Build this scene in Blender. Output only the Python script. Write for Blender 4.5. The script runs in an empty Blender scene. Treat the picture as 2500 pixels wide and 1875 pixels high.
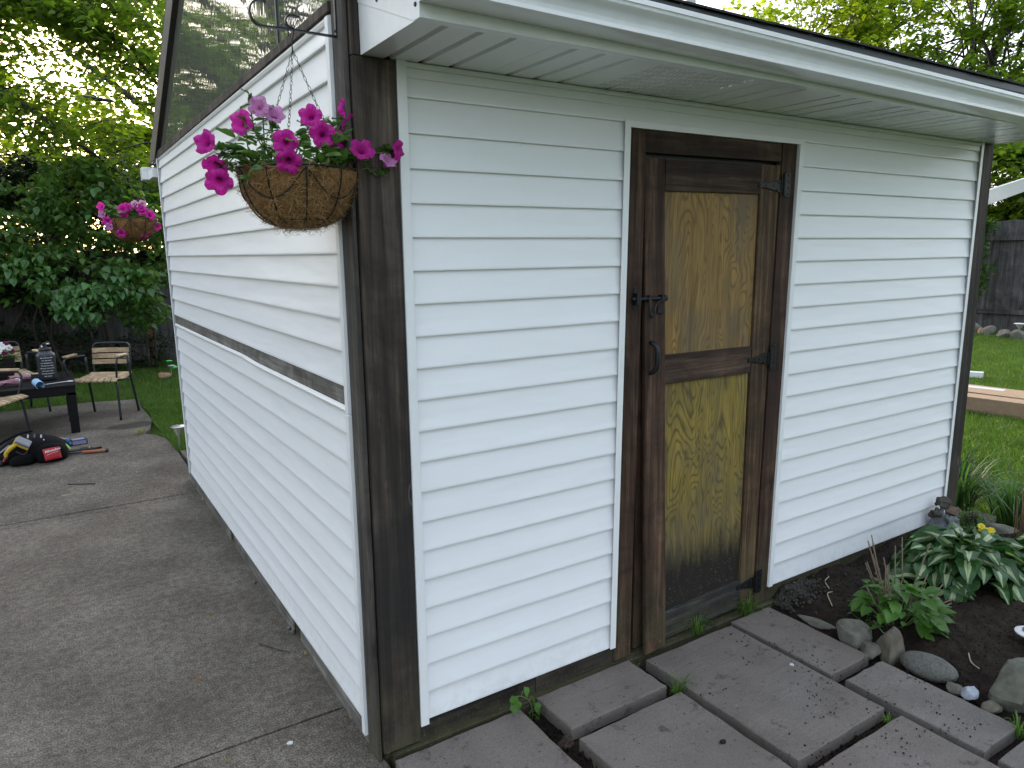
import bpy, math, random
import numpy as np
from mathutils import Vector, Matrix
R = math.radians
rnd = random.Random(7)
nprng = np.random.default_rng(11)
scene = bpy.context.scene
COL = scene.collection

# ------------------------------------------------------------------ camera
CAMLOC = Vector((-.7894, -2.0695, 1.6777))
_yaw, _pit, _rol = -.5693, -.18, -.0114
fw = Vector((math.sin(-_yaw)*math.cos(_pit), math.cos(_yaw)*math.cos(_pit), math.sin(_pit)))
_r = fw.cross(Vector((0, 0, 1))).normalized(); _u = _r.cross(fw)
r2 = _r*math.cos(_rol)+_u*math.sin(_rol); u2 = -_r*math.sin(_rol)+_u*math.cos(_rol)
cam_d = bpy.data.cameras.new('camera'); cam = bpy.data.objects.new('camera', cam_d); COL.objects.link(cam)
cam_d.sensor_width = 36; cam_d.lens = 36*1766.8/2500; cam_d.clip_start = .05; cam_d.clip_end = 400
M = Matrix((r2, u2, -fw)).transposed().to_4x4(); M.translation = CAMLOC
cam.matrix_world = M
scene.camera = cam
# ------------------------------------------------------------------ light
SUN_EL, SUN_AZ = 12, 12        # azimuth from +Y towards +X
world = bpy.data.worlds.new('World'); scene.world = world; world.use_nodes = True
wn = world.node_tree.nodes; wl = world.node_tree.links
bg = wn['Background']
sky = wn.new('ShaderNodeTexSky'); sky.sky_type = 'NISHITA'; sky.sun_disc = False
sky.sun_elevation = R(SUN_EL); sky.sun_rotation = R(SUN_AZ)
sky.altitude = 100; sky.air_density = 1.0; sky.dust_density = 4.0; sky.ozone_density = 1.0
veil = wn.new('ShaderNodeMix'); veil.data_type = 'RGBA'; veil.inputs[0].default_value = .5     # thin even high cloud over the clear sky
wl.new(sky.outputs[0], veil.inputs[6]); veil.inputs[7].default_value = (3.95, 4.15, 4.65, 1)
wl.new(veil.outputs[2], bg.inputs[0]); bg.inputs[1].default_value = .13
sd = bpy.data.lights.new('sun', 'SUN'); sd.energy = .6; sd.angle = R(14); sd.color = (1, .9, .74)
so = bpy.data.objects.new('sun', sd); COL.objects.link(so)
sdir = Vector((math.sin(R(SUN_AZ))*math.cos(R(SUN_EL)), math.cos(R(SUN_AZ))*math.cos(R(SUN_EL)), math.sin(R(SUN_EL))))
so.rotation_euler = sdir.to_track_quat('Z', 'Y').to_euler()
scene.view_settings.view_transform = 'Standard'; scene.view_settings.look = 'None'
scene.view_settings.exposure = 2.18; scene.view_settings.gamma = 1
scene.view_settings.use_curve_mapping = False
scene.cycles.max_bounces = 7; scene.cycles.diffuse_bounces = 4; scene.cycles.glossy_bounces = 3
scene.cycles.transmission_bounces = 4; scene.cycles.transparent_max_bounces = 4

# ------------------------------------------------------------------ object helpers
def tag(o, label=None, cat=None, group=None, kind=None):
    if label: o['label'] = label
    if cat: o['category'] = cat
    if group: o['group'] = group
    if kind: o['kind'] = kind
    return o
def root(name, label, cat, loc=(0, 0, 0), rz=0, group=None):
    o = bpy.data.objects.new(name, None); COL.objects.link(o)
    o.location = loc; o.rotation_euler = (0, 0, rz); o.empty_display_size = .1
    return tag(o, label, cat, group)
def woff(p):
    v = Vector((0, 0, 0))
    while p is not None: v += p.location; p = p.parent
    return v
def link(name, me, parent=None, world=True):
    o = bpy.data.objects.new(name, me); COL.objects.link(o)
    if parent is not None:
        o.parent = parent
    return o
def npmesh(name, V, F, mat=None, smooth=False):
    V = np.asarray(V, np.float32); F = np.asarray(F, np.int32)
    me = bpy.data.meshes.new(name); k = F.shape[1]
    me.vertices.add(len(V)); me.vertices.foreach_set('co', V.ravel())
    me.loops.add(F.size); me.loops.foreach_set('vertex_index', F.ravel())
    me.polygons.add(len(F)); me.polygons.foreach_set('loop_start', np.arange(0, F.size, k, dtype=np.int32))
    me.polygons.foreach_set('loop_total', np.full(len(F), k, np.int32))
    if smooth: me.polygons.foreach_set('use_smooth', np.ones(len(F), bool))
    me.update(calc_edges=True); me.validate()
    if mat: me.materials.append(mat)
    return me
class MB:
    def __init__(s): s.v = []; s.f = []
    def add(s, vs, fs):
        n = len(s.v); s.v += [Vector(v) for v in vs]; s.f += [tuple(i+n for i in f) for f in fs]; return s
    def box(s, x0, x1, y0, y1, z0, z1):
        return s.add([(x0,y0,z0),(x1,y0,z0),(x1,y1,z0),(x0,y1,z0),(x0,y0,z1),(x1,y0,z1),(x1,y1,z1),(x0,y1,z1)],
                     [(0,3,2,1),(4,5,6,7),(0,1,5,4),(1,2,6,5),(2,3,7,6),(3,0,4,7)])
    def prism(s, pts, ax, a0, a1):
        def P(p, a): return (a, p[0], p[1]) if ax == 0 else ((p[0], a, p[1]) if ax == 1 else (p[0], p[1], a))
        n = len(pts)
        vs = [P(p, a0) for p in pts]+[P(p, a1) for p in pts]
        fs = [tuple(range(n)), tuple(range(2*n-1, n-1, -1))]+[(i, n+i, n+(i+1) % n, (i+1) % n) for i in range(n)]
        return s.add(vs, fs)
    def tube(s, pts, r, n=8, cap=True):
        pts = [Vector(p) for p in pts]
        rs = r if isinstance(r, (list, tuple)) else [r]*len(pts)
        vs = []; prev = None
        for i, p in enumerate(pts):
            d = (pts[min(i+1, len(pts)-1)]-pts[max(i-1, 0)])
            if d.length < 1e-9: d = Vector((0, 0, 1))
            d.normalize()
            if prev is None:
                a = d.orthogonal().normalized()
            else:
                a = (prev-d*prev.dot(d))
                a = a.normalized() if a.length > 1e-6 else d.orthogonal().normalized()
            prev = a; b = d.cross(a)
            for k in range(n):
                t = 2*math.pi*k/n; vs.append(p+(a*math.cos(t)+b*math.sin(t))*rs[i])
        fs = [(i*n+k, i*n+(k+1) % n, (i+1)*n+(k+1) % n, (i+1)*n+k) for i in range(len(pts)-1) for k in range(n)]
        if cap: fs += [tuple(range(n-1, -1, -1)), tuple(range((len(pts)-1)*n, len(pts)*n))]
        return s.add(vs, fs)
    def lathe(s, prof, n=16, c=(0, 0, 0)):
        vs = [(c[0]+r*math.cos(2*math.pi*k/n), c[1]+r*math.sin(2*math.pi*k/n), c[2]+z) for r, z in prof for k in range(n)]
        fs = [(i*n+k, i*n+(k+1) % n, (i+1)*n+(k+1) % n, (i+1)*n+k) for i in range(len(prof)-1) for k in range(n)]
        fs += [tuple(range(n-1, -1, -1)), tuple(range((len(prof)-1)*n, len(prof)*n))]
        return s.add(vs, fs)
    def ball(s, c, r, nu=10, nv=7):
        r = (r, r, r) if isinstance(r, (int, float)) else r
        prof = []
        vs = []
        for j in range(nv+1):
            th = math.pi*(j+.0001)/(nv+.0002)
            for k in range(nu):
                ph = 2*math.pi*k/nu
                vs.append((c[0]+r[0]*math.sin(th)*math.cos(ph), c[1]+r[1]*math.sin(th)*math.sin(ph), c[2]+r[2]*math.cos(th)))
        fs = [(j*nu+k, (j+1)*nu+k, (j+1)*nu+(k+1) % nu, j*nu+(k+1) % nu) for j in range(nv) for k in range(nu)]
        return s.add(vs, fs)
    def xf(s, M, start=0):
        for i in range(start, len(s.v)): s.v[i] = M @ s.v[i]
        return s
    def mesh(s, name, mat, off=Vector((0, 0, 0)), smooth=False):
        me = bpy.data.meshes.new(name)
        me.from_pydata([tuple(v-off) for v in s.v], [], s.f); me.update()
        if mat: me.materials.append(mat)
        if smooth:
            me.polygons.foreach_set('use_smooth', [True]*len(me.polygons))
            if smooth != 'all': me.set_sharp_from_angle(angle=R(smooth if smooth is not True else 40))
        return me
    def build(s, name, mat, parent=None, smooth=False, bevel=0, local=False, seg=2):
        off = Vector((0, 0, 0)) if (parent is None or local) else woff(parent)
        o = link(name, s.mesh(name, mat, off, smooth), parent)
        if bevel:
            m = o.modifiers.new('bevel', 'BEVEL'); m.width = bevel; m.segments = seg; m.limit_method = 'ANGLE'
        return o
def bez(p0, p1, p2, n=8):
    p0, p1, p2 = Vector(p0), Vector(p1), Vector(p2)
    return [p0*(1-t)**2+p1*2*t*(1-t)+p2*t*t for t in [i/n for i in range(n+1)]]
def smoothpts(pts, k=4):
    P = [Vector(p) for p in pts]; P = [P[0]*2-P[1]]+P+[P[-1]*2-P[-2]]; out = []
    for i in range(1, len(P)-2):
        for j in range(k):
            t = j/k
            out.append(.5*((2*P[i])+(P[i+1]-P[i-1])*t+(2*P[i-1]-5*P[i]+4*P[i+1]-P[i+2])*t*t+(3*P[i]-P[i-1]-3*P[i+1]+P[i+2])*t**3))
    out.append(P[-2]); return out
def setstuff(o): o['kind'] = 'stuff'; return o

# ------------------------------------------------------------------ material helpers
class NT:
    def __init__(s, name, rough=.6, spec=.5):
        s.m = bpy.data.materials.new(name); s.m.use_nodes = True; s.t = s.m.node_tree
        s.b = s.t.nodes['Principled BSDF']; s.b.inputs['Roughness'].default_value = rough
        s.b.inputs['Specular IOR Level'].default_value = spec
        s._tc = None
    def node(s, ty, props=None, **ins):
        n = s.t.nodes.new(ty)
        for k, v in (props or {}).items(): setattr(n, k, v)
        for k, v in ins.items():
            key = int(k[1:]) if k[0] == 'i' and k[1:].isdigit() else k.replace('_', ' ')
            s.put(n.inputs[key], v)
        return n
    def put(s, inp, v):
        if isinstance(v, bpy.types.NodeSocket): s.t.links.new(v, inp)
        elif isinstance(v, (tuple, list)):
            inp.default_value = tuple(v)+(1,) if (len(v) == 3 and inp.type == 'RGBA') else tuple(v)
        else: inp.default_value = v
    def tc(s, which='Object'):
        if s._tc is None: s._tc = s.t.nodes.new('ShaderNodeTexCoord')
        return s._tc.outputs[which]
    def pos(s): return s.t.nodes.new('ShaderNodeNewGeometry').outputs['Position']
    def island(s): return s.t.nodes.new('ShaderNodeNewGeometry').outputs['Random Per Island']
    def objrand(s): return s.t.nodes.new('ShaderNodeObjectInfo').outputs['Random']
    def map(s, vec, scale=(1, 1, 1), loc=(0, 0, 0), rot=(0, 0, 0)):
        n = s.node('ShaderNodeMapping'); s.put(n.inputs['Vector'], vec); s.put(n.inputs['Scale'], scale)
        s.put(n.inputs['Location'], loc); s.put(n.inputs['Rotation'], rot); return n.outputs[0]
    def noise(s, vec, scale=5, detail=4, rough=.55, dist=0, col=False):
        n = s.node('ShaderNodeTexNoise'); s.put(n.inputs['Vector'], vec); s.put(n.inputs['Scale'], scale)
        n.inputs['Detail'].default_value = detail; n.inputs['Roughness'].default_value = rough; n.inputs['Distortion'].default_value = dist
        return n.outputs['Color' if col else 'Fac']
    def voro(s, vec, scale=5, feat='F1', out='Distance'):
        n = s.node('ShaderNodeTexVoronoi', {'feature': feat}); s.put(n.inputs['Vector'], vec); s.put(n.inputs['Scale'], scale); return n.outputs[out]
    def ramp(s, fac, *stops, interp='LINEAR'):
        n = s.t.nodes.new('ShaderNodeValToRGB'); s.put(n.inputs[0], fac); cr = n.color_ramp; cr.interpolation = interp
        while len(cr.elements) < len(stops): cr.elements.new(.5)
        for e, (p, c) in zip(cr.elements, stops):
            e.position = p; e.color = (c, c, c, 1) if isinstance(c, (int, float)) else tuple(c)+(1,)
        return n.outputs[0]
    def mix(s, f, a, b, mode='MIX'):
        n = s.node('ShaderNodeMix', {'data_type': 'RGBA', 'blend_type': mode})
        s.put(n.inputs[0], f); s.put(n.inputs[6], a); s.put(n.inputs[7], b); return n.outputs[2]
    def math(s, op, a, b=0.0, c=None, clamp=False):
        n = s.node('ShaderNodeMath', {'operation': op, 'use_clamp': clamp}); s.put(n.inputs[0], a); s.put(n.inputs[1], b)
        if c is not None: s.put(n.inputs[2], c)
        return n.outputs[0]
    def sep(s, vec):
        n = s.node('ShaderNodeSeparateXYZ'); s.put(n.inputs[0], vec); return n.outputs
    def comb(s, x, y, z):
        n = s.node('ShaderNodeCombineXYZ'); s.put(n.inputs[0], x); s.put(n.inputs[1], y); s.put(n.inputs[2], z); return n.outputs[0]
    def bump(s, h, strength=.3, dist=.01, normal=None):
        n = s.node('ShaderNodeBump'); n.inputs['Strength'].default_value = strength; n.inputs['Distance'].default_value = dist
        s.put(n.inputs['Height'], h)
        if normal is not None: s.put(n.inputs['Normal'], normal)
        return n.outputs[0]
    def col(s, c): s.put(s.b.inputs['Base Color'], c); return s
    def nrm(s, n): s.put(s.b.inputs['Normal'], n); return s
    def rgh(s, r): s.put(s.b.inputs['Roughness'], r); return s
def plain(name, c, rough=.5, metal=0, spec=.5, var=.12, bscale=60, bstr=.1):
    t = NT(name, rough, spec); v = t.noise(t.tc(), bscale, 3)
    t.col(t.mix(1, c, t.ramp(v, (.3, 1-var), (.7, 1+0*var)), 'MULTIPLY')); t.b.inputs['Metallic'].default_value = metal
    t.nrm(t.bump(v, bstr, .002)); return t.m

def siding_mat():
    t = NT('white_vinyl', .34, .5); p = t.tc()
    s = t.sep(p); along = t.math('ADD', s[0], s[1])
    q = t.comb(t.math('MULTIPLY', along, 9), 0.0, t.math('MULTIPLY', s[2], 330))
    wob = t.noise(t.comb(t.math('MULTIPLY', along, 3), 0.0, t.math('MULTIPLY', s[2], 14)), 1, 2)
    g = t.noise(t.comb(t.math('MULTIPLY', along, 7), wob, t.math('ADD', t.math('MULTIPLY', s[2], 260), t.math('MULTIPLY', wob, 12))), 1, 3, .6)
    big = t.noise(t.comb(t.math('MULTIPLY', along, 1.6), 0.0, t.math('MULTIPLY', s[2], 9)), 1, 2)
    n1 = t.bump(big, .55, .012); n2 = t.bump(g, .30, .0009, n1); t.nrm(n2)
    d = t.noise(p, 2.2, 5, .6)
    c = t.mix(t.ramp(d, (.35, 0), (.8, .12)), (.83, .84, .86), (.70, .70, .66))
    hz = t.sep(t.pos())[2]
    dirt = t.math('MULTIPLY', t.ramp(hz, (.08, 1), (.24, 0)), t.ramp(t.noise(p, 30, 5, .7), (.45, 0), (.75, .35)))
    c = t.mix(dirt, c, (.42, .41, .36))
    t.col(c); return t.m
def trim_mat():
    t = NT('white_trim', .32); d = t.noise(t.tc(), 6, 4)
    t.col(t.ramp(d, (.3, (.78, .79, .79)), (.8, (.84, .85, .86)))); t.nrm(t.bump(t.noise(t.tc(), 3, 2), .25, .004)); return t.m
def metal_white_mat():
    t = NT('white_aluminium', .22); d = t.noise(t.tc(), 1.6, 2)
    t.col(t.ramp(t.noise(t.tc(), 18, 4), (.3, (.76, .77, .77)), (.8, (.83, .84, .84)))); t.nrm(t.bump(d, .5, .012)); return t.m
def soffit_mat(vent=False):
    t = NT('soffit_aluminium_vented' if vent else 'soffit_aluminium', .24); d = t.noise(t.tc(), 2, 2)
    c = (.74, .75, .74)
    if vent:
        s = t.sep(t.pos()); P = .0165
        fx = t.math('ABSOLUTE', t.math('SUBTRACT', t.math('FRACT', t.math('DIVIDE', s[0], P)), .5))
        fy = t.math('ABSOLUTE', t.math('SUBTRACT', t.math('FRACT', t.math('DIVIDE', s[1], .0075)), .5))
        # clear bands between groups of holes
        gy = t.math('GREATER_THAN', t.math('FRACT', t.math('DIVIDE', t.math('ADD', s[1], t.math('MULTIPLY', t.math('FLOOR', t.math('DIVIDE', s[0], P)), .006)), .052)), .32)
        rr = t.math('SQRT', t.math('ADD', t.math('POWER', t.math('MULTIPLY', fx, P), 2), t.math('POWER', t.math('MULTIPLY', fy, .0075), 2)))
        hole = t.math('MULTIPLY', t.math('LESS_THAN', rr, .0031), gy)
        edge = t.math('MULTIPLY', t.math('GREATER_THAN', s[1], -.35), t.math('LESS_THAN', s[1], -.02))
        hole = t.math('MULTIPLY', hole, edge)
        c = t.mix(hole, c, (.02, .02, .02))
    t.col(c); t.nrm(t.bump(d, .35, .008)); return t.m
def wood_mat(name, dark, mid, light, axis=2, moss=0.0, grain=1.0, rough=.75, soot=.5, scale=1.0):
    """weathered board, grain along axis"""
    t = NT(name, rough, .3); p = t.tc(); rn = t.objrand()
    off = t.comb(t.math('MULTIPLY', rn, 13.7), t.math('MULTIPLY', rn, 7.1), t.math('MULTIPLY', rn, 3.3))
    v = t.node('ShaderNodeVectorMath', {'operation': 'ADD'}); t.put(v.inputs[0], p); t.put(v.inputs[1], off); p2 = v.outputs[0]
    sc = [38*scale, 38*scale, 38*scale]; sc[axis] = 1.6*scale
    lo = [7*scale, 7*scale, 7*scale]; lo[axis] = .9*scale
    fi = [190*scale]*3; fi[axis] = 5*scale
    g = t.noise(t.map(p2, sc), 1, 5, .62, .6); l = t.noise(t.map(p2, lo), 1, 4, .55, .5); f = t.noise(t.map(p2, fi), 1, 3, .6)
    base = t.ramp(g, (.28, dark), (.5, mid), (.74, light))
    c = t.mix(t.ramp(l, (.35, soot), (.62, 0)), base, tuple(x*.55 for x in dark))
    c = t.mix(t.ramp(f, (.4, .35), (.6, 0)), c, tuple(x*.5 for x in dark))
    kn = t.voro(t.map(p2, [a*.12 for a in lo] if False else ([5, 5, 5] if axis != 2 else [7, 7, 2.2])), 1)
    c = t.mix(t.ramp(kn, (.05, .75), (.11, 0)), c, tuple(x*.35 for x in dark))
    bl = t.noise(p2, 4.5*scale, 6, .68, .8); c = t.mix(1, c, t.ramp(bl, (.3, .45), (.5, 1.0), (.7, 1.55)), 'MULTIPLY')
    if moss:
        wz = t.sep(t.pos())[2]; mn = t.noise(p2, 9, 5, .65)
        m = t.math('MULTIPLY', t.ramp(wz, (0, 1), (moss, 0)), t.ramp(mn, (.35, 0), (.6, .8)))
        c = t.mix(m, c, (.066, .062, .030))
        sp = t.math('MULTIPLY', t.ramp(wz, (0, 1), (.3, 0)), t.ramp(t.noise(p2, 120, 3, .6), (.6, 0), (.72, .7)))
        c = t.mix(sp, c, (.20, .19, .15))
    if name == 'weathered_post_wood':      # black mildew stain in the lower middle of the posts, grey wear above
        wz2 = t.math('ADD', t.sep(t.pos())[2], t.math('MULTIPLY', t.noise(p2, 3.2, 5, .7), 1.1))
        c = t.mix(t.ramp(t.math('MULTIPLY', wz2, .4), (.30, 0), (.44, .78), (.56, .6), (.70, 0)), c, (.016, .015, .015))
        kk = t.voro(t.map(p2, (9, 9, 3.1), (3, 1, 2)), 1); ring = t.math('ABSOLUTE', t.math('SUBTRACT', kk, .10))
        c = t.mix(t.ramp(ring, (0, .6), (.03, 0)), c, (.15, .13, .11)); c = t.mix(t.ramp(kk, (.03, .9), (.08, 0)), c, (.012, .010, .009))
    t.col(c); h = t.math('ADD', t.math('MULTIPLY', g, .6), f)
    t.nrm(t.bump(h, .55*grain, .0022)); return t.m
def ply_mat(name, a, b, c3, seed=0, dark_top=None):
    t = NT(name, .6, .35); p = t.map(t.tc(), (1, 1, 1), (seed, seed, seed*1.7)); s = t.sep(p)
    wz = t.sep(t.pos())[2]
    f = t.noise(t.comb(t.math('MULTIPLY', s[0], 6.2), 0.0, t.math('MULTIPLY', s[2], 1.3)), 1, 2.5, .45, .9)
    r = t.math('FRACT', t.math('MULTIPLY', f, 26))
    tri = t.math('ABSOLUTE', t.math('SUBTRACT', t.math('MULTIPLY', r, 2), 1))
    fine = t.noise(t.map(p, (160, 1, 6)), 1, 3, .6); med = t.noise(t.map(p, (30, 1, 3)), 1, 4, .6); big = t.noise(t.map(p, (3.5, 1, 2)), 1, 4, .6)
    base = t.mix(t.ramp(med, (.3, 0), (.7, 1)), a, b)
    c = t.mix(t.ramp(tri, (.0, .85), (.5, 0)), base, c3)
    c = t.mix(t.ramp(fine, (.38, .45), (.55, 0)), c, tuple(x*.45 for x in a))
    c = t.mix(t.ramp(big, (.44, 0), (.66, .62)), c, (.085, .078, .062))
    # damp black zone along the foot of the door, grey haze above it
    dz = t.math('ADD', wz, t.math('MULTIPLY', t.noise(t.map(p, (22, 1, 2.2)), 1, 5, .7), -.34))
    c = t.mix(t.ramp(dz, (.18, .5), (.58, .0)), c, (.10, .092, .065))
    c = t.mix(t.ramp(dz, (.15, .97), (.32, .0)), c, (.012, .010, .009))
    spk = t.math('MULTIPLY', t.ramp(t.noise(p, 150, 2), (.66, 0), (.70, .8)), t.ramp(wz, (.12, 1), (.5, 0)))
    c = t.mix(spk, c, (.28, .26, .2))
    t.col(c); t.nrm(t.bump(t.math('ADD', t.math('MULTIPLY', tri, .5), fine), .35, .0015)); return t.m
def concrete_mat():
    t = NT('patio_concrete', .9, .25); p = t.pos(); rn = t.objrand()
    a = t.noise(p, 2.1, 6, .62); sp = t.noise(p, 150, 4, .75); m = t.noise(p, 30, 4, .65); br = t.noise(t.map(p, (14, 110, 1), rot=(0, 0, .12)), 1, 3, .6)
    c = t.ramp(a, (.3, (.076, .065, .053)), (.5, (.116, .101, .083)), (.72, (.165, .146, .121)))
    c = t.mix(1, c, t.ramp(sp, (.36, .35), (.5, 1.0), (.64, 1.9)), 'MULTIPLY')
    c = t.mix(1, c, t.ramp(m, (.35, .7), (.65, 1.25)), 'MULTIPLY')
    c = t.mix(1, c, t.ramp(rn, (0, .92), (1, 1.12)), 'MULTIPLY')
    # rain dark stain by the wall foot
    x = t.sep(p)[0]
    st = t.math('MULTIPLY', t.ramp(t.math('ADD', x, t.math('MULTIPLY', t.noise(p, 3, 4), .3)), (.0, 0), (.22, .55)), t.ramp(t.noise(p, 7, 5), (.35, .3), (.6, 1)))
    c = t.mix(st, c, (.045, .042, .036))
    y = t.sep(p)[1]
    pc = t.node('ShaderNodeVectorMath', {'operation': 'DISTANCE'}); t.put(pc.inputs[0], t.map(p, (1, 1.6, 0))); t.put(pc.inputs[1], (-.17, 9.6, 0))
    pd = t.math('ADD', pc.outputs['Value'], t.math('MULTIPLY', t.noise(p, 7, 4), .25))
    wet = t.ramp(pd, (.33, .8), (.40, 0)); c = t.mix(wet, c, (.035, .032, .028))
    t.rgh(t.mix(wet, (.9,)*3, (.35,)*3))
    t.col(c); t.nrm(t.bump(t.math('ADD', t.math('ADD', sp, t.math('MULTIPLY', m, .6)), t.math('MULTIPLY', br, .3)), .7, .004)); return t.m
def paver_mat():
    t = NT('paving_stone', .85, .3); p = t.pos(); rn = t.objrand()
    a = t.noise(p, 4, 5, .6); sp = t.noise(p, 260, 2, .7); m = t.noise(t.map(p, (30, 60, 30), rot=(0, 0, .4)), 1, 4, .6, .6); fl = t.noise(t.map(p, (5, 16, 5), rot=(0, 0, .35)), 1, 5, .6, 1.2)
    c = t.ramp(a, (.3, (.128, .116, .104)), (.7, (.195, .180, .163)))
    c = t.mix(t.ramp(t.math('ADD', rn, t.math('SUBTRACT', t.noise(p, 2.2, 3), .5)), (.35, 0), (.9, .4)), c, (.158, .118, .102))
    c = t.mix(1, c, t.ramp(sp, (.28, .7), (.5, 1), (.74, 1.35)), 'MULTIPLY')
    dn = t.noise(p, 11, 6, .72); c = t.mix(t.ramp(dn, (.58, 0), (.70, .85)), c, (.030, .024, .020))
    c = t.mix(t.ramp(t.noise(t.map(p, loc=(5, 3, 0)), 75, 3, .6), (.66, 0), (.70, .9)), c, (.026, .02, .016))
    c = t.mix(t.ramp(t.noise(t.map(p, loc=(9, 1, 0)), 7, 4, .6), (.72, 0), (.78, .45)), c, (.42, .41, .40))
    n1 = t.bump(fl, .5, .012); t.nrm(t.bump(t.math('ADD', sp, m), .5, .003, n1)); t.col(c); return t.m
def soil_mat():
    t = NT('garden_soil', .95, .2); p = t.pos()
    a = t.noise(p, 6, 6, .7); b = t.noise(p, 90, 4, .7)
    c = t.ramp(a, (.3, (.012, .009, .007)), (.55, (.026, .019, .014)), (.8, (.05, .038, .028)))
    c = t.mix(t.ramp(b, (.64, 0), (.74, .7)), c, (.10, .08, .06))
    t.col(c); t.nrm(t.bump(t.math('ADD', b, t.math('MULTIPLY', a, 2)), .9, .01)); return t.m
def leaf_mat(name, a, b, trans=.5, tcol=None, rough=.45, by='island', veins=False):
    t = NT(name, rough, .4); r = t.island() if by == 'island' else t.objrand()
    c = t.mix(t.ramp(r, (0, 0), (1, 1)), a, b)
    c = t.mix(1, c, t.ramp(t.noise(t.pos(), 3.0, 3), (.3, .7), (.7, 1.2)), 'MULTIPLY')
    t.col(c); tr = t.node('ShaderNodeBsdfTranslucent'); t.put(tr.inputs[0], tcol if tcol else t.mix(1, c, (1.6, 1.8, .9), 'MULTIPLY'))
    mx = t.node('ShaderNodeMixShader'); mx.inputs[0].default_value = trans
    t.t.links.new(t.b.outputs[0], mx.inputs[1]); t.t.links.new(tr.outputs[0], mx.inputs[2])
    out = t.t.nodes['Material Output']; t.t.links.new(mx.outputs[0], out.inputs[0]); return t.m
def uvleaf_mat(name, edge, centre, amount=.5, trans=.25, vein=(.5,.6,.3), striping=1.0, rough=.35):
    """leaf with attribute-based cross coordinate: uv.x across 0..1, uv.y along"""
    t = NT(name, rough, .5); uv = t.tc('UV'); s = t.sep(uv); rn = t.objrand()
    ac = t.math('ABSOLUTE', t.math('SUBTRACT', s[0], .5))
    n = t.noise(t.comb(t.math('MULTIPLY', ac, 9), t.math('ADD', t.math('MULTIPLY', s[1], 1.5), t.math('MULTIPLY', rn, 20)), rn), 1.6, 4, .7)
    thr = t.math('MULTIPLY', t.math('SUBTRACT', 1.0, s[1]), 1.0)
    k = t.math('ADD', ac, t.math('MULTIPLY', t.math('SUBTRACT', n, .5), .45*striping))
    c = t.mix(t.ramp(k, (amount*.32, 1), (amount*.32+.03, 0)), edge, centre) if amount > 0 else t.mix(n, edge, tuple(x*1.35 for x in edge))
    c = t.mix(1, c, t.ramp(rn, (0, .75), (1, 1.2)), 'MULTIPLY')
    # veins
    vn = t.math('ABSOLUTE', t.math('SUBTRACT', t.math('FRACT', t.math('MULTIPLY', t.math('ADD', s[1], t.math('MULTIPLY', ac, -.6 if amount == 0 else 2.0)), 8 if amount == 0 else 5)), .5))
    c = t.mix(t.ramp(vn, (0, .35), (.1, 0)), c, vein)
    mid = t.ramp(ac, (0, .7), (.02, 0)); c = t.mix(mid, c, vein)
    t.col(c); t.nrm(t.bump(vn, .5, .004))
    tr = t.node('ShaderNodeBsdfTranslucent'); t.put(tr.inputs[0], t.mix(1, c, (1.2, 1.5, .7), 'MULTIPLY'))
    mx = t.node('ShaderNodeMixShader'); mx.inputs[0].default_value = trans
    t.t.links.new(t.b.outputs[0], mx.inputs[1]); t.t.links.new(tr.outputs[0], mx.inputs[2])
    t.t.links.new(mx.outputs[0], t.t.nodes['Material Output'].inputs[0]); return t.m
def rock_mat(name, a, b, c3, sc=8, crack=.5):
    t = NT(name, .85, .3); p = t.tc()
    n = t.noise(p, sc, 6, .65, .4); v = t.noise(p, sc*12, 3, .7)
    c = t.ramp(n, (.3, a), (.52, b), (.72, c3)); c = t.mix(1, c, t.ramp(v, (.3, .65), (.7, 1.25)), 'MULTIPLY')
    t.col(c); t.nrm(t.bump(t.math('ADD', n, t.math('MULTIPLY', v, .25)), .8, .02)); return t.m
def glass_mat():
    t = NT('ripple_glazing', .04, .8); s = t.sep(t.tc())
    n = t.noise(t.comb(0.0, t.math('MULTIPLY', s[1], 5), t.math('MULTIPLY', s[2], 3)), 1, 3, .55, .6)
    st = t.noise(t.comb(0.0, t.math('MULTIPLY', s[1], 40), t.math('MULTIPLY', s[2], 6)), 1, 4, .6)
    t.col(t.ramp(st, (.4, (.12, .125, .10)), (.8, (.20, .20, .17))))
    t.rgh(t.ramp(st, (.5, .02), (.9, .09))); t.b.inputs['IOR'].default_value = 2.6
    t.nrm(t.bump(n, .07, .012)); return t.m
def coir_mat():
    t = NT('coir_fibre', .9, .2); p = t.tc()
    n = t.noise(p, 60, 5, .7, 2.5); b = t.noise(p, 9, 4); f = t.noise(t.map(p, (220, 60, 90)), 1, 3, .6, 3)
    c = t.ramp(n, (.28, (.09, .044, .015)), (.5, (.31, .168, .064)), (.72, (.54, .32, .135)))
    c = t.mix(1, c, t.ramp(b, (.3, .6), (.7, 1.1)), 'MULTIPLY')
    t.col(c); t.nrm(t.bump(t.math('ADD', n, f), 1, .006)); return t.m
def petal_mat(name, a, b, throat):
    t = NT(name, .55, .3); s = t.sep(t.tc('UV')); rn = t.objrand()
    c = t.mix(t.ramp(s[0], (0, 1), (.35, 0)), t.mix(rn, a, b), throat)
    vn = t.math('ABSOLUTE', t.math('SUBTRACT', t.math('FRACT', t.math('MULTIPLY', s[1], 15)), .5))
    c = t.mix(t.ramp(vn, (0, .4), (.18, 0)), c, throat)
    t.col(c); tr = t.node('ShaderNodeBsdfTranslucent'); t.put(tr.inputs[0], c)
    mx = t.node('ShaderNodeMixShader'); mx.inputs[0].default_value = .35
    t.t.links.new(t.b.outputs[0], mx.inputs[1]); t.t.links.new(tr.outputs[0], mx.inputs[2])
    t.t.links.new(mx.outputs[0], t.t.nodes['Material Output'].inputs[0]); return t.m

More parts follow.
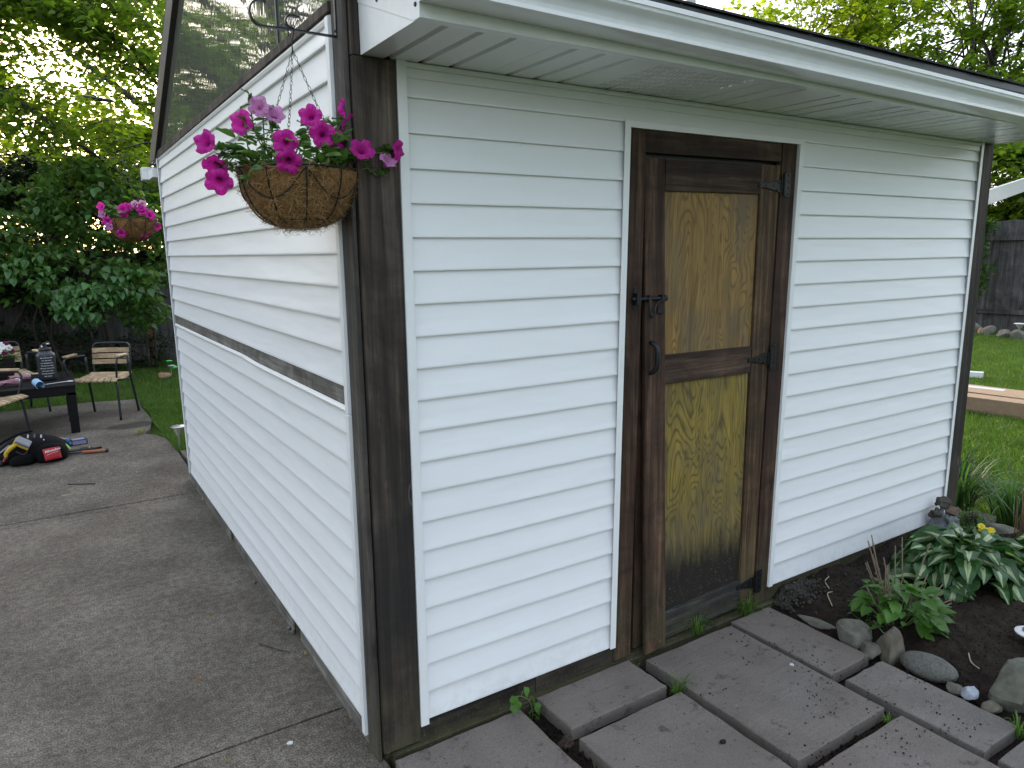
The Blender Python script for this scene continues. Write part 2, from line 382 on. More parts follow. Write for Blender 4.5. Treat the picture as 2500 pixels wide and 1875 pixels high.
SID = siding_mat(); TRIM = trim_mat(); ALU = metal_white_mat(); SOF = soffit_mat(); SOFV = soffit_mat(True)
POSTW = wood_mat('weathered_post_wood', (.018, .014, .012), (.076, .058, .046), (.185, .148, .118), 2, moss=.42, soot=.6, scale=.8)
POSTS = wood_mat('grey_post_wood', (.035, .030, .027), (.075, .066, .058), (.13, .115, .10), 2, moss=.35, soot=.4)
DOORF = wood_mat('stained_door_wood', (.020, .010, .007), (.075, .040, .025), (.175, .108, .068), 2, moss=.45, soot=.7)
DOORH = wood_mat('stained_rail_wood', (.020, .011, .008), (.070, .040, .028), (.165, .108, .075), 0, moss=.0, soot=.7)
STILY = wood_mat('pale_edged_stile_wood', (.026, .014, .008), (.085, .050, .027), (.24, .165, .080), 2, moss=.5, soot=.5)
SLATEW = wood_mat('charred_rail_wood', (.010, .010, .011), (.028, .028, .031), (.12, .12, .125), 0, moss=.25, soot=.5)
BASEW = wood_mat('dark_sill_wood', (.016, .013, .011), (.045, .036, .029), (.10, .082, .064), 0, moss=.08, soot=.7)
MOSSY = wood_mat('mossy_sill_wood', (.020, .019, .010), (.045, .043, .022), (.085, .080, .045), 0, moss=.4, soot=.4)
STRIPW = wood_mat('silvered_strip_wood', (.075, .070, .062), (.17, .16, .145), (.28, .265, .24), 1, soot=.3)
FENCEW = wood_mat('old_fence_wood', (.045, .042, .040), (.095, .090, .088), (.165, .16, .158), 2, soot=.4, scale=.6)
PLY1 = ply_mat('amber_plywood', (.21, .122, .034), (.35, .215, .064), (.115, .066, .022), 1.3)
PLY2 = ply_mat('mustard_plywood', (.19, .135, .028), (.34, .245, .055), (.055, .045, .018), 4.1)
BLACKM = plain('black_iron', (.012, .013, .015), .42, .3, bscale=90, bstr=.25)
BLACKP = plain('black_plastic', (.012, .012, .013), .45)
DARKM = plain('dark_grey_metal', (.035, .04, .045), .4, .5)
CONC = concrete_mat(); PAV = paver_mat(); SOIL = soil_mat(); GLASS = glass_mat(); COIR = coir_mat()
ROOFM = plain('asphalt_shingle', (.022, .021, .021), .95, bscale=350, bstr=.9)
RAKEM = plain('dark_rake_paint', (.030, .024, .022), .5)
BARK = wood_mat('tree_bark', (.03, .026, .022), (.07, .06, .05), (.12, .105, .09), 2, soot=.5)
STEM = plain('green_stem', (.12, .20, .05), .5)
DRYSTEM = plain('dry_cane', (.17, .125, .085), .8, bscale=40)

# ================================================================== GROUND
def sheet(name, poly, z, mat, kind='structure'):
    me = bpy.data.meshes.new(name); me.from_pydata([(x, y, z) for x, y in poly], [], [tuple(range(len(poly)))]); me.materials.append(mat)
    return tag(link(name, me), kind=kind)
t = NT('lawn_ground', .95, .1); p = t.pos()
t.col(t.ramp(t.noise(p, 1.2, 6, .6), (.3, (.030, .060, .010)), (.7, (.060, .105, .018)))); t.nrm(t.bump(t.noise(p, 60, 4), 1, .02)); LAWN = t.m
sheet('lawn', [(-120, -120), (120, -120), (120, 160), (-120, 160)], -.05, LAWN)
# far soil under the bushes and fence
SOILFAR = SOIL
def relief(name, x0, x1, y0, y1, nx, ny, hfun, mat):
    xs = np.linspace(x0, x1, nx); ys = np.linspace(y0, y1, ny); X, Y = np.meshgrid(xs, ys)
    Z = hfun(X, Y); V = np.stack([X, Y, Z], -1).reshape(-1, 3)
    i = np.arange((nx-1)*(ny-1)); a = (i//(nx-1))*nx+i % (nx-1)
    F = np.stack([a, a+1, a+nx+1, a+nx], 1)
    return tag(link(name, npmesh(name, V, F, mat, True)), kind='structure')
def vn(X, Y, s, seed=0):
    """cheap smooth value noise"""
    g = np.random.default_rng(seed).random((64, 64)); x = X*s+1000; y = Y*s+1000
    xi = np.floor(x).astype(int); yi = np.floor(y).astype(int); fx = x-xi; fy = y-yi
    fx = fx*fx*(3-2*fx); fy = fy*fy*(3-2*fy)
    G = lambda a, b: g[a % 64, b % 64]
    return (G(xi, yi)*(1-fx)+G(xi+1, yi)*fx)*(1-fy)+(G(xi, yi+1)*(1-fx)+G(xi+1, yi+1)*fx)*fy
def bedh(X, Y):
    h = .012+.05*(vn(X, Y, 3, 1)-.4)+.022*vn(X, Y, 12, 2)+.012*vn(X, Y, 40, 3)+.006*vn(X, Y, 110, 4)
    h += .03*np.exp(-((X-2.9)**2+(Y+.4)**2)/.5)
    edge = np.clip((X-1.93)/.12, 0, 1); h = h*edge-.03*(1-edge)
    edge2 = np.clip((4.0-X)/.2, 0, 1); h = h*edge2-.045*(1-edge2)
    return h
relief('flower_bed_soil', 1.9, 4.15, -2.6, .03, 300, 320, bedh, SOIL)
relief('paving_bed_soil', -.02, 1.95, -2.6, .0, 160, 200, lambda X, Y: -.034+.012*vn(X, Y, 9, 5)+.008*vn(X, Y, 45, 6), SOIL)

# ---- patio: an empty setting piece with its slabs as parts
def slab_poly(name, poly, z0, z1, mat, parent, bev=.006):
    b = MB().prism(poly, 2, z0, z1); return b.build(name, mat, parent, bevel=bev)
patio = bpy.data.objects.new('patio', None); COL.objects.link(patio); tag(patio, kind='structure')
def crack(y0, y1, n=26, amp=.006, x0=-7, x1=.012, seed=1):
    q = random.Random(seed); return [(x0+(x1-x0)*i/n, y0+(y1-y0)*i/n+q.uniform(-amp, amp)) for i in range(n+1)]
WX = .012
def band(lo, hi): return lo+hi[::-1]
front = crack(.352, .354, 30, .004, seed=3)
slab_poly('concrete_slab', [(-7, -3.5), (WX-.002, -3.5)]+[(x, y-.004) for x, y in front[::-1]], -.1, .001, CONC, patio, .005)
hair = crack(4.2, 1.43, 80, .009, seed=8); hair = [(x, 1.43+(x-WX)*-.27+q) for (x, _), q in zip(hair, [rnd.uniform(-.008, .008) for _ in hair])]
slab_poly('concrete_slab', band([(x, y+.005) for x, y in front], [(x, y-.0012) for x, y in hair]), -.1, 0.0, CONC, patio, .002)
mid = crack(3.285, 3.30, 30, .003, seed=5)
slab_poly('concrete_slab', band([(x, y+.0012) for x, y in hair], mid), -.1, 0.0, CONC, patio, .004)
m2 = [(x, y+.008) for x, y in mid]; m3 = [(x, y+.085) for x, y in mid]
slab_poly('concrete_slab', band(m2, m3), -.1, -.002, CONC, patio, .003)
t = NT('far_concrete', .9, .25)
slab_poly('concrete_slab', [(x, y+.004) for x, y in m3]+[(WX+.03, 4.0), (.045, 4.7), (.03, 5.2), (-.03, 5.42), (-.12, 5.55), (-.05, 5.75), (.02, 6.2), (.0, 7.0), (.02, 7.5), (-.5, 7.62), (-7, 7.3)], -.1, .002, CONC, patio, .006)
slab_poly('concrete_slab', [(.075, 3.98), (.9, 3.98), (.9, 4.66), (.062, 4.64)], -.1, .01, CONC, patio, .006)

paving = bpy.data.objects.new('paving', None); COL.objects.link(paving); tag(paving, kind='structure')
PV = [(.022, .515, -.45, -.058, .0), (.603, 1.06, -.256, -.038, .004), (.595, 1.08, -.80, -.308, .002), (1.122, 1.622, -.792, -.08, .004),
      (1.648, 1.902, -.56, -.066, .006), (1.667, 1.908, -1.104, -.609, .003), (1.137, 1.636, -1.55, -.843, .001), (1.671, 2.10, -1.9, -1.148, .0),
      (.10, .555, -1.2, -.52, -.002), (.60, 1.09, -1.5, -.845, .0), (.02, .5, -2.0, -1.26, .0), (.6, 1.09, -2.2, -1.56, .0), (1.137, 1.636, -2.2, -1.6, .0)]
def paver(x0, x1, y0, y1, dz, q):
    b = MB(); n = 9; pts = []
    def side(a, c, m):
        return [(a[0]+(c[0]-a[0])*i/m+q.uniform(-.0025, .0025), a[1]+(c[1]-a[1])*i/m+q.uniform(-.0025, .0025)) for i in range(m)]
    ch = q.uniform(.006, .02)
    cs = [(x0, y0), (x1, y0), (x1, y1), (x0, y1)]
    for i in range(4): pts += side(cs[i], cs[(i+1) % 4], 8)
    N = len(pts); cx, cy = (x0+x1)/2, (y0+y1)/2
    def inset(d): return [(x-(math.copysign(d, x-cx) if abs(abs(x-cx)-(x1-x0)/2) < .01 else 0), y-(math.copysign(d, y-cy) if abs(abs(y-cy)-(y1-y0)/2) < .01 else 0)) for x, y in pts]
    top = .030+dz
    rings = [(pts, top-.05), (pts, top-.0035), (inset(.0015), top-.0012), (inset(.004), top)]
    for ring, z in rings: b.v += [Vector((x, y, z+(q.uniform(-.0012, .0008) if z > top-.04 else 0))) for x, y in ring]
    for r in range(3): b.f += [(r*N+i, r*N+(i+1) % N, (r+1)*N+(i+1) % N, (r+1)*N+i) for i in range(N)]
    b.f.append(tuple(range(3*N, 4*N)))
    tl = Matrix.Rotation(q.uniform(-.006, .006), 4, 'X'); mid_ = Matrix.Translation((cx, cy, top)); b.xf(mid_ @ tl @ mid_.inverted())
    return b.build('paving_stone', PAV, paving)
for i, a in enumerate(PV): paver(*a, random.Random(i+3))

# ================================================================== SHED
c_ = .1016
shed = root('garden_shed', 'white vinyl sided garden shed with a brown plywood door and dark wooden corner posts', 'shed', (0, 0, 0))
def dlean(z, x0, l): return x0+l*(z-.10)/(20*c_)
XL = lambda z: .1655
XDL = lambda z: dlean(z, .9847, .0354)-.008
XDR = lambda z: dlean(z, 1.9745, .0482)+.004
XR = lambda z: dlean(z, 3.517, .0286)
PROF = [(.0, .0), (.0148, .0002), (.0155, .003), (.0144, .010), (.0112, .028), (.0078, .052), (.0045, .08), (.0018, .106)]
def course(z0, a0, a1, front=True, h=None, name='siding_board'):
    """one clapboard course; a0,a1 = functions of z giving its two ends"""
    b = MB(); pr = [(o, z) for o, z in PROF if h is None or z <= h]
    if h is not None and pr[-1][1] < h: pr.append((pr[-1][0]-.002, h))
    for o, dz in pr:
        z = z0+dz
        for a in (a0(z), a1(z)): b.v.append(Vector((a, -o, z)) if front else Vector((-o, a, z)))
    n = len(pr)
    for i in range(n-1):
        f = (2*i, 2*i+1, 2*i+3, 2*i+2); b.f.append(f if front else f[::-1])
    m = len(b.v)
    for e in (0, 1):   # end caps back to the wall
        idx = [2*i+e for i in range(n)]
        base = len(b.v); b.v.append(Vector((b.v[idx[-1]].x if front else 0, 0 if front else b.v[idx[-1]].y, z0+pr[-1][1])))
        b.f.append(tuple(idx+[base]) if (e == 1) == front else tuple((idx+[base])[::-1]))
    return b.build(name, SID, shed, smooth=30)
CH = {}
for i in range(20):
    z = .10+i*c_
    course(z, lambda z: XL(z)-.01, lambda z: XDL(z)+.018); course(z, XDR, lambda z: XR(z)+.012)
course(.10+20*c_, lambda z: XL(z)-.01, lambda z: XR(z)+.012, h=.086)
YN = lambda z: .1117
YF = lambda z: 3.5825+.147*(z-.09)/(20*c_)
for i in range(11):
    course(.090+i*c_, YN, lambda z: YF(z)+.012, False, h=(.085 if i == 10 else None))
for i in range(11):
    course(1.262+i*c_ if i == 0 else 1.272+i*c_, YN, lambda z: YF(z)+.012, False, h=(.075 if i == 10 else None))
# sheathing behind the siding (closes the shed)
b = MB(); b.box(.02, .985, .004, .04, .0, 2.3); b.box(2.0, 3.64, .004, .04, .0, 2.3); b.box(.985, 2.0, .004, .04, 2.12, 2.3)
b.box(.004, .04, .1, 3.75, .0, 2.36); b.box(3.6, 3.64, .04, 3.7, 0, 2.3); b.box(.04, 3.6, 3.68, 3.72, 0, 2.3)
b.build('wall_sheathing', BASEW, shed)
# trim
def trimv(x0f, w, z0, z1, front=True, out=.024, legside=-1, name='corner_trim'):
    """vertical channel, flat face w wide, leaning with x0f(z)"""
    b = MB()
    for (a, c, o0, o1) in ((0, w, out-.003, out), ((0, .003, 0, out-.003) if legside < 0 else (w-.003, w, 0, out-.003))):
        vs = []
        for z in (z0, z1):
            x = x0f(z)
            for (xx, oo) in ((x+a, o1), (x+c, o1), (x+c, o0), (x+a, o0)):
                vs.append((xx, -oo, z) if front else (-oo, xx, z))
        b.add(vs, [(0, 1, 2, 3), (7, 6, 5, 4), (0, 4, 5, 1), (1, 5, 6, 2), (2, 6, 7, 3), (3, 7, 4, 0)])
    return b.build(name, TRIM, shed, bevel=.0012)
trimv(lambda z: .1375, .030, .085, 2.232, legside=-1)
trimv(lambda z: XDL(z)-.001, .028, .098, 2.137, legside=1, name='door_casing')
trimv(lambda z: XDR(z)-.026, .028, .100, 2.142, legside=-1, name='door_casing')
trimv(lambda z: XR(z)-.004, .026, .12, 2.236, legside=1)
b = MB().prism([(1.008, 2.137), (2.034, 2.142), (2.006, 2.118), (1.036, 2.113)], 1, -.0242, -.0205)
b.add([(1.036, -.0205, 2.1135), (2.006, -.0205, 2.1185), (2.006, .0, 2.1185), (1.036, .0, 2.1135), (1.036, -.0205, 2.117), (2.006, -.0205, 2.122), (2.006, .0, 2.122), (1.036, .0, 2.117)],
      [(0, 3, 2, 1), (4, 5, 6, 7), (0, 1, 5, 4), (1, 2, 6, 5), (2, 3, 7, 6), (3, 0, 4, 7)])
b.build('door_casing', TRIM, shed, bevel=.001)
MB().box(.1655, 3.545, -.022, -.002, 2.213, 2.2285).build('soffit_trim', TRIM, shed, bevel=.003)
MB().box(.1655, 3.545, -.016, -.001, 2.186, 2.2128).build('soffit_trim', TRIM, shed, bevel=.002)
# left wall trims
trimv(lambda z: .0885, .026, .048, 1.176, False, legside=-1)
trimv(lambda z: .0865, .028, 1.180, 2.352, False, legside=-1)
trimv(lambda z: YF(z)-.002, .024, .09, 2.36, False, legside=1)
# rolled bead on top of the lower section, slightly bowed
pts = [(-.008, y, 1.187+.009*(.5+.5*math.tanh((y-1.42)/.10))*math.exp(-max(0, y-1.6)/1.1)) for y in [.113+i*(3.53/40) for i in range(41)]]
MB().tube(pts, .0125, 8).build('channel_bead', TRIM, shed, smooth=True)
MB().tube([(-.006, .1, 2.348), (-.006, 3.74, 2.352)], .013, 8).build('channel_bead', TRIM, shed, smooth=True)
# bare wooden strip between the two runs of siding
for y0, y1 in ((.112, .718), (.7215, 1.259), (1.2625, 3.66)):
    MB().box(-.0105, .004, y0, y1, 1.19, 1.275).build('strip_board', STRIPW, shed, bevel=.0015)
# base boards
for y0, y1 in ((-.0, .9), (.904, 2.2), (2.203, 3.74)):
    MB().box(-.005, .0035, y0+.1, y1, -.02, .16).build('base_board', MOSSY if False else STRIPW, shed, bevel=.003)
for x0, x1, m in ((.137, .62, BASEW), (.623, 1.05, BASEW), (1.94, 2.55, MOSSY), (2.553, 3.54, MOSSY)):
    MB().box(x0, x1, -.006, .0035, -.02, .15).build('base_board', m, shed, bevel=.002)
MB().box(.03, 2.02, -.034, .03, -.06, .026).build('door_sill', MOSSY, shed, bevel=.005)
MB().box(2.0205, 3.55, -.018, .03, -.06, .012).build('door_sill', MOSSY, shed, bevel=.004)
# corner posts
b = MB().box(.003, .136, -.020, .02, .032, 2.226); b.build('corner_board', POSTW, shed, bevel=.003)
b = MB().prism([(-.014, .0), (-.010, -.004+.001), (.0, -.006), (.001, .02), (.001, .086), (-.014, .086)], 2, .0, 2.535); b.build('corner_board', POSTS, shed, bevel=.004)
MB().box(.003, .029, -.018, .02, 2.228, 2.52).build('corner_board', POSTW, shed, bevel=.002)
MB().box(.012, .12, .005, .1, -.03, .03).build('corner_block', MOSSY, shed)
def lbox(x0b, x1b, x0t, x1t, y0, y1, z0, z1):
    return MB().add([(x0b, y0, z0), (x1b, y0, z0), (x1b, y1, z0), (x0b, y1, z0), (x0t, y0, z1), (x1t, y0, z1), (x1t, y1, z1), (x0t, y1, z1)],
                    [(0, 3, 2, 1), (4, 5, 6, 7), (0, 1, 5, 4), (1, 2, 6, 5), (2, 3, 7, 6), (3, 0, 4, 7)])
lbox(3.542, 3.672, 3.569, 3.690, -.018, .10, .0, 2.232).build('corner_board', POSTW, shed, bevel=.003)

# ---- soffit
gx = [.115+.1016*k for k in range(0, 36)]
def soffit_panel(x0, x1, vent, yo=-.366):
    b = MB(); g = .011; z0, z1 = 2.2302, 2.2450
    xs = [x0]
    for q in gx:
        if x0 < q < x1-.03: xs += [q-g, q-g*.55, q+g*.55, q+g]
    xs.append(x1)
    zz = [z0]+[z0, z1, z1, z0]*((len(xs)-2)//4)+[z0]
    for x, z in zip(xs, zz): b.v += [Vector((x, -.003, z)), Vector((x, yo, z)), Vector((x, yo-.012, z0))]
    for i in range(len(xs)-1): b.f += [(3*i, 3*i+1, 3*i+4, 3*i+3), (3*i+1, 3*i+2, 3*i+5, 3*i+4)]
    return b.build('soffit_panel', SOFV if vent else SOF, shed)
xs = [.031]+[gx[4*k+3]+.03 for k in range(0, 9) if gx[4*k+3]+.03 < 3.6]+[3.665]
for i in range(len(xs)-1): soffit_panel(xs[i], xs[i+1]-.0008, i % 3 == 2)
MB().box(.031, 3.665, -.4, -.374, 2.2285, 2.2300).build('fascia', ALU, shed)
b = MB().box(.031, 3.665, -.4025, -.4, 2.2285, 2.40); b.box(.031, 3.665, -.4045, -.4025, 2.2285, 2.2315); b.build('fascia', ALU, shed, bevel=.0008)
# white return box at the near end of the eave, two overlapping sheets
MB().box(.0295, .0310, -.4045, -.019, 2.2275, 2.40).build('return_panel', ALU, shed, bevel=.0008)
MB().prism([(-.4050, 2.2285), (-.4050, 2.42), (-.019, 2.42), (-.019, 2.365), (-.372, 2.2285)], 0, .0278, .0293).build('return_panel', ALU, shed, bevel=.0006)
for y, z in ((-.155, 2.335), (-.385, 2.262)):
    MB().lathe([(.006, 0), (.005, .003), (.001, .004)], 10).xf(Matrix.Translation((.0278, y, z)) @ Matrix.Rotation(R(-90), 4, 'Y')).build('screw', DARKM, shed, smooth=True)
MB().box(3.665, 3.668, -.4045, .06, 2.2275, 2.42).build('return_panel', ALU, shed, bevel=.001)
# ---- gutter (K profile), falls slightly to the right
def gz(x): return 2.263-.011*x
gp = [(-.4030, .0), (-.4950, -.001), (-.4985, .001), (-.4990, .0125), (-.4850, .0160), (-.4790, .020), (-.4830, .034), (-.4960, .046), (-.5110, .056), (-.5180, .064), (-.5205, .074), (-.5235, .0745), (-.5240, .0885), (-.5200, .0915), (-.5150, .0895), (-.5150, .085), (-.5170, .0865)]
gp += [(-.514, .062), (-.494, .048), (-.477, .030), (-.477, .006), (-.4055, .006), (-.4035, .095)]
gp = [(y, z*.86) for y, z in gp]
b = MB(); X0, X1 = .028, 3.76; n = len(gp)
for x in (X0, X1): b.v += [Vector((x, y, gz(x)+z)) for y, z in gp]
b.f = [(i, n+i, n+i+1, i+1) for i in range(n-1)]
gut = b.build('gutter', ALU, shed, smooth=28)
for x in (X0, X1):
    e = MB(); pl = [(y, gz(x)+z) for y, z in gp[:14]]+[(-.4035, gz(x)+.079)]
    e.prism(pl, 0, x-.0012, x+.0002); e.build('end_cap', ALU, gut)
# ---- roof
TP = .6; TF = .38; ey, ez = -.462, 2.352; ry = 2.20; rz_ = ez+TF*(ry-ey); by = 4.075; TP = (rz_-ez)/(by-ry)
def roof_piece(name, x0, x1, y0, z0, y1, z1, th, mat, parent, bev=0):
    b = MB().prism([(y0, z0), (y1, z1), (y1, z1+th), (y0, z0+th)], 0, x0, x1); return b.build(name, mat, parent, bevel=bev)
roof = roof_piece('roof', -.02, 3.70, ey, ez-.01, ry, rz_-.01, .02, RAKEM, shed)
roof_piece('roof', -.02, 3.70, by, ez-.004, ry, rz_-.01, .02, RAKEM, shed)
# drip edge and first shingle rows
MB().box(-.02, 3.70, ey-.022, ey-.019, 2.333, 2.356).build('drip_edge', DARKM, roof)
MB().box(-.02, 3.70, ey-.022, ey+.01, 2.356, 2.3582).build('drip_edge', DARKM, roof)
q = random.Random(5)
for row in range(4):
    x = -.03-(.15 if row % 2 else 0)
    while x < 3.71:
        w = .304; y0 = ey-.034+row*.125; z0 = 2.358+TF*(y0-ey+.034)+.002*row
        xa, xb = max(x, -.03), min(x+w, 3.715)
        if xb-xa > .02:
            jz = q.uniform(-.001, .0015)
            roof_piece('shingle', xa, xb, y0+q.uniform(-.004, .004), z0+jz+.003, y0+.16, z0+TF*.16+jz+.003, .006, ROOFM, roof)
        x += w+.003
b = MB().prism([(.02, ez+TF*(.02-ey)+.018), (ry, rz_+.016), (ry+.005, rz_+.036), (.02, ez+TF*(.02-ey)+.030)], 0, -.03, 3.715)
b.prism([(by+.03, ez-.01), (ry, rz_+.016), (ry, rz_+.038), (by+.03, ez+.012)], 0, -.03, 3.715)
b.build('shingle_field', ROOFM, roof)
# rake boards (far slope, dark) and near slope
b = MB().prism([(4.06, 2.352), (4.06, 2.372), (ry, rz_-.002), (ry, rz_-.16), (3.775, 2.352)], 0, -.034, .012); b.build('rake_board', RAKEM, shed, bevel=.004)
b = MB().prism([(-.01, ez+TF*(-.01-ey)-.012), (ry-.002, rz_-.012), (ry-.002, rz_-.12), (-.01, ez+TF*(-.01-ey)-.12)], 0, -.034, .012); b.build('rake_board', RAKEM, shed, bevel=.004)
# gable window
def gl(y0, y1, name='glass_pane'):
    top = lambda y: min(2.372+TP*(4.06-y)-.12, ez+TF*(y-ey)-.10)
    pts = [(y0, 2.385), (y1, 2.385)]
    ys = [y1]+([ry] if y0 < ry < y1 else [])+[y0]
    pts += [(y, max(top(y), 2.3851)) for y in ys]
    return MB().prism(pts, 0, -.004, .002).build(name, GLASS, shed)
gl(.04, .640); gl(.652, 3.74)
MB().box(-.010, .004, .640, .652, 2.385, 2.70).build('glazing_bar', DARKM, shed)
MB().prism([(.086, 2.362), (3.80, 2.356), (3.74, 2.402), (.086, 2.392)], 0, -.022, .004).build('window_rail', RAKEM if False else POSTW, shed, bevel=.003)
# back eave: fascia and gutter end seen past the far corner
MB().box(-.05, 3.70, 3.82, 4.04, 2.235, 2.30).build('back_eave', ALU, shed, bevel=.003)
b = MB().box(-.09, 3.7, 4.042, 4.15, 2.235, 2.325); b.build('gutter', ALU, shed, bevel=.006)

# ---- door
door = MB().prism([(1.128, .035), (1.875, .045), (1.905, 2.028), (1.124, 2.018)], 1, .012, .03).build('door', DOORF, shed)
def dboard(poly, y0, y1, mat, par=door, nm='door_board', bv=.003): return MB().prism(poly, 1, y0, y1).build(nm, mat, par, bevel=bv)
# frame (fixed to the shed)
MB().prism([(1.003, .03), (1.094, .03), (1.1245, 2.112), (1.034, 2.112)], 1, -.012, .02).build('door_frame_board', DOORF, shed, bevel=.003)
MB().prism([(1.868, .03), (1.962, .03), (1.995, 2.117), (1.901, 2.117)], 1, -.012, .02).build('door_frame_board', DOORF, shed, bevel=.003)
MB().prism([(1.1265, 2.034), (1.899, 2.042), (1.899, 2.117), (1.1275, 2.112)], 1, -.008, .02).build('door_frame_board', DOORH, shed, bevel=.003)
MB().box(1.0, 2.0, .031, .035, .0, 2.14).build('gap_shade_sheet', BLACKP, shed)  # black sheet added behind the door; its colour stands for the shade in the gaps
# leaf: stiles, rails, two plywood panels
sl = MB().prism([(1.147, .025), (1.262, .035), (1.2260, 2.017), (1.1245, 2.015)], 1, -.006, .014)
for v in sl.v:
    v.y -= max(0, (1.0-v.z))*.042       # the stile has warped outwards at the foot
sl = sl.build('stile', DOORF, door, bevel=.004)
dboard([(1.765, .047), (1.863, .047), (1.897, 2.027), (1.7775, 2.027)], -.006, .0118, STILY, nm='stile')
dboard([(1.2285, 1.900), (1.7765, 1.906), (1.7770, 2.026), (1.2275, 2.016)], -.009, .0118, DOORH, nm='rail')
dboard([(1.222, 1.153), (1.7620, 1.149), (1.7650, 1.265), (1.222, 1.271)], -.009, .0118, DOORH, nm='rail')
dboard([(1.262, .036), (1.7630, .048), (1.7635, .183), (1.262, .160)], -.009, .0118, SLATEW, nm='rail')
dboard([(1.222, 1.268), (1.768, 1.262), (1.7765, 1.907), (1.2295, 1.901)], .004, .0118, PLY1, nm='plywood_panel', bv=0)
dboard([(1.25, .158), (1.7640, .18), (1.7640, 1.151), (1.222, 1.155)], .004, .0118, PLY2, nm='plywood_panel', bv=0)
# hinges
def hinge(xt, zt, xp, zp, hh):
    b = MB(); y0, y1 = -.0135, -.0095
    # tapered strap, notched at the wide end, round tip
    xs_ = xp-.030
    pts = [(xt, zt-.010), (xt+.010, zt-.012), (xt+.020, zt-.008), (xs_-.055, zt-.016), (xs_-.040, zt-.022), (xs_-.030, zt-.014), (xs_-.018, zt-.026), (xs_, zt-.026),
           (xs_, zt+.026), (xs_-.018, zt+.026), (xs_-.030, zt+.014), (xs_-.040, zt+.022), (xs_-.055, zt+.016), (xt+.020, zt+.008), (xt+.010, zt+.012), (xt, zt+.010), (xt-.004, zt)]
    h = b.prism([(x+ (zz-zt)*.015, zz) for x, zz in pts], 1, -.0135, -.0095).build('hinge', BLACKM, door, bevel=.001)
    b = MB().prism([(xp-.004, zp-hh), (xp+.026, zp-hh), (xp+.028, zp+hh), (xp-.002, zp+hh)], 1, -.0165, -.0125).build('hinge_plate', BLACKM, shed, bevel=.001)
    # knuckle
    kn = MB()
    for k in range(5): kn.tube([(xp-.014, -.018, zp-hh*.82+k*hh*.33), (xp-.014, -.018, zp-hh*.82+(k+.9)*hh*.33)], .0068, 10)
    kn.tube([(xp-.014, -.018, zp-hh*.9), (xp-.014, -.018, zp+hh*.9)], .0045, 8)
    kn.box(xp-.032, xp-.012, -.0165, -.0125, zp-.026, zp+.026)
    kn.build('knuckle', BLACKM, shed, smooth=True)
    for x, y, z in [(xt+.008, -.0145, zt), (xt+.045, -.0145, zt), (xs_-.048, -.0145, zt), (xs_-.012, -.0145, zt+.012)]+[(xp+.013, -.0172, zp+k*hh) for k in (-.75, -.25, .25, .75)]:
        MB().ball((x, y, z), (.0045, .003, .0045), 8, 4).build('bolt', DARKM, shed, smooth=True)
hinge(1.760, 1.942, 1.930, 1.950, .053); hinge(1.744, 1.205, 1.898, 1.203, .058); hinge(1.740, .150, 1.878, .146, .056)
# pull handle
pts = smoothpts([(1.158, -.010, 1.330), (1.160, -.030, 1.327), (1.168, -.046, 1.310), (1.170, -.050, 1.27), (1.168, -.046, 1.230), (1.160, -.030, 1.212), (1.158, -.010, 1.208)], 4)
n_ = len(pts); rr = [.0065+.0035*math.sin(math.pi*i/(n_-1)) for i in range(n_)]
h = MB().tube(pts, rr, 10)
h.prism([(1.138, 1.322), (1.172, 1.320), (1.174, 1.340), (1.140, 1.342)], 1, -.011, -.006); h.prism([(1.140, 1.196), (1.172, 1.196), (1.172, 1.214), (1.142, 1.214)], 1, -.013, -.006)
h.build('pull_handle', BLACKM, door, smooth=True)
# gate latch
b = MB().tube([(1.066, -.026, 1.500), (1.226, -.026, 1.497)], .0075, 10)
b.ball((1.226, -.026, 1.497), .012, 10, 6); b.ball((1.066, -.026, 1.500), (.010, .008, .008), 10, 6)
b.box(1.070, 1.092, -.038, -.011, 1.478, 1.522); b.box(1.074, 1.088, -.015, -.0105, 1.458, 1.542)
b.box(1.126, 1.226, -.012, -.005, 1.482, 1.512); b.box(1.136, 1.148, -.036, -.008, 1.486, 1.511); b.box(1.2, 1.212, -.036, -.008, 1.486, 1.511)
b.build('latch_bolt', BLACKM, door, smooth=30)
b = MB().tube(smoothpts([(1.138, -.032, 1.506), (1.136, -.036, 1.47), (1.14, -.036, 1.440), (1.152, -.034, 1.428), (1.164, -.036, 1.440), (1.164, -.034, 1.462), (1.186, -.034, 1.486), (1.222, -.032, 1.492)], 4), .0042, 8)
ri = [(1.152+.011*math.cos(a), -.036, 1.440+.011*math.sin(a)) for a in [2*math.pi*k/12 for k in range(13)]]
b.tube(ri, .0028, 6, False); b.prism([(1.186, 1.442), (1.222, 1.436), (1.226, 1.462), (1.19, 1.466)], 1, -.026, -.022)
b.build('latch_hasp', BLACKM, door, smooth=True)
# white rail running back from the far post
b = MB().add([(3.66, .03, 1.885), (3.66, .03, 1.972), (9.3, 1.95, 2.55), (9.3, 1.95, 2.40), (3.68, .07, 1.885), (3.68, .07, 1.972), (9.32, 1.99, 2.55), (9.32, 1.99, 2.40)],
             [(0, 1, 2, 3), (7, 6, 5, 4), (1, 5, 6, 2), (0, 3, 7, 4), (0, 4, 5, 1), (3, 2, 6, 7)])
tag(b.build('railing', ALU, None, bevel=.004), 'white sloping beam running away behind the right hand corner post', 'beam')

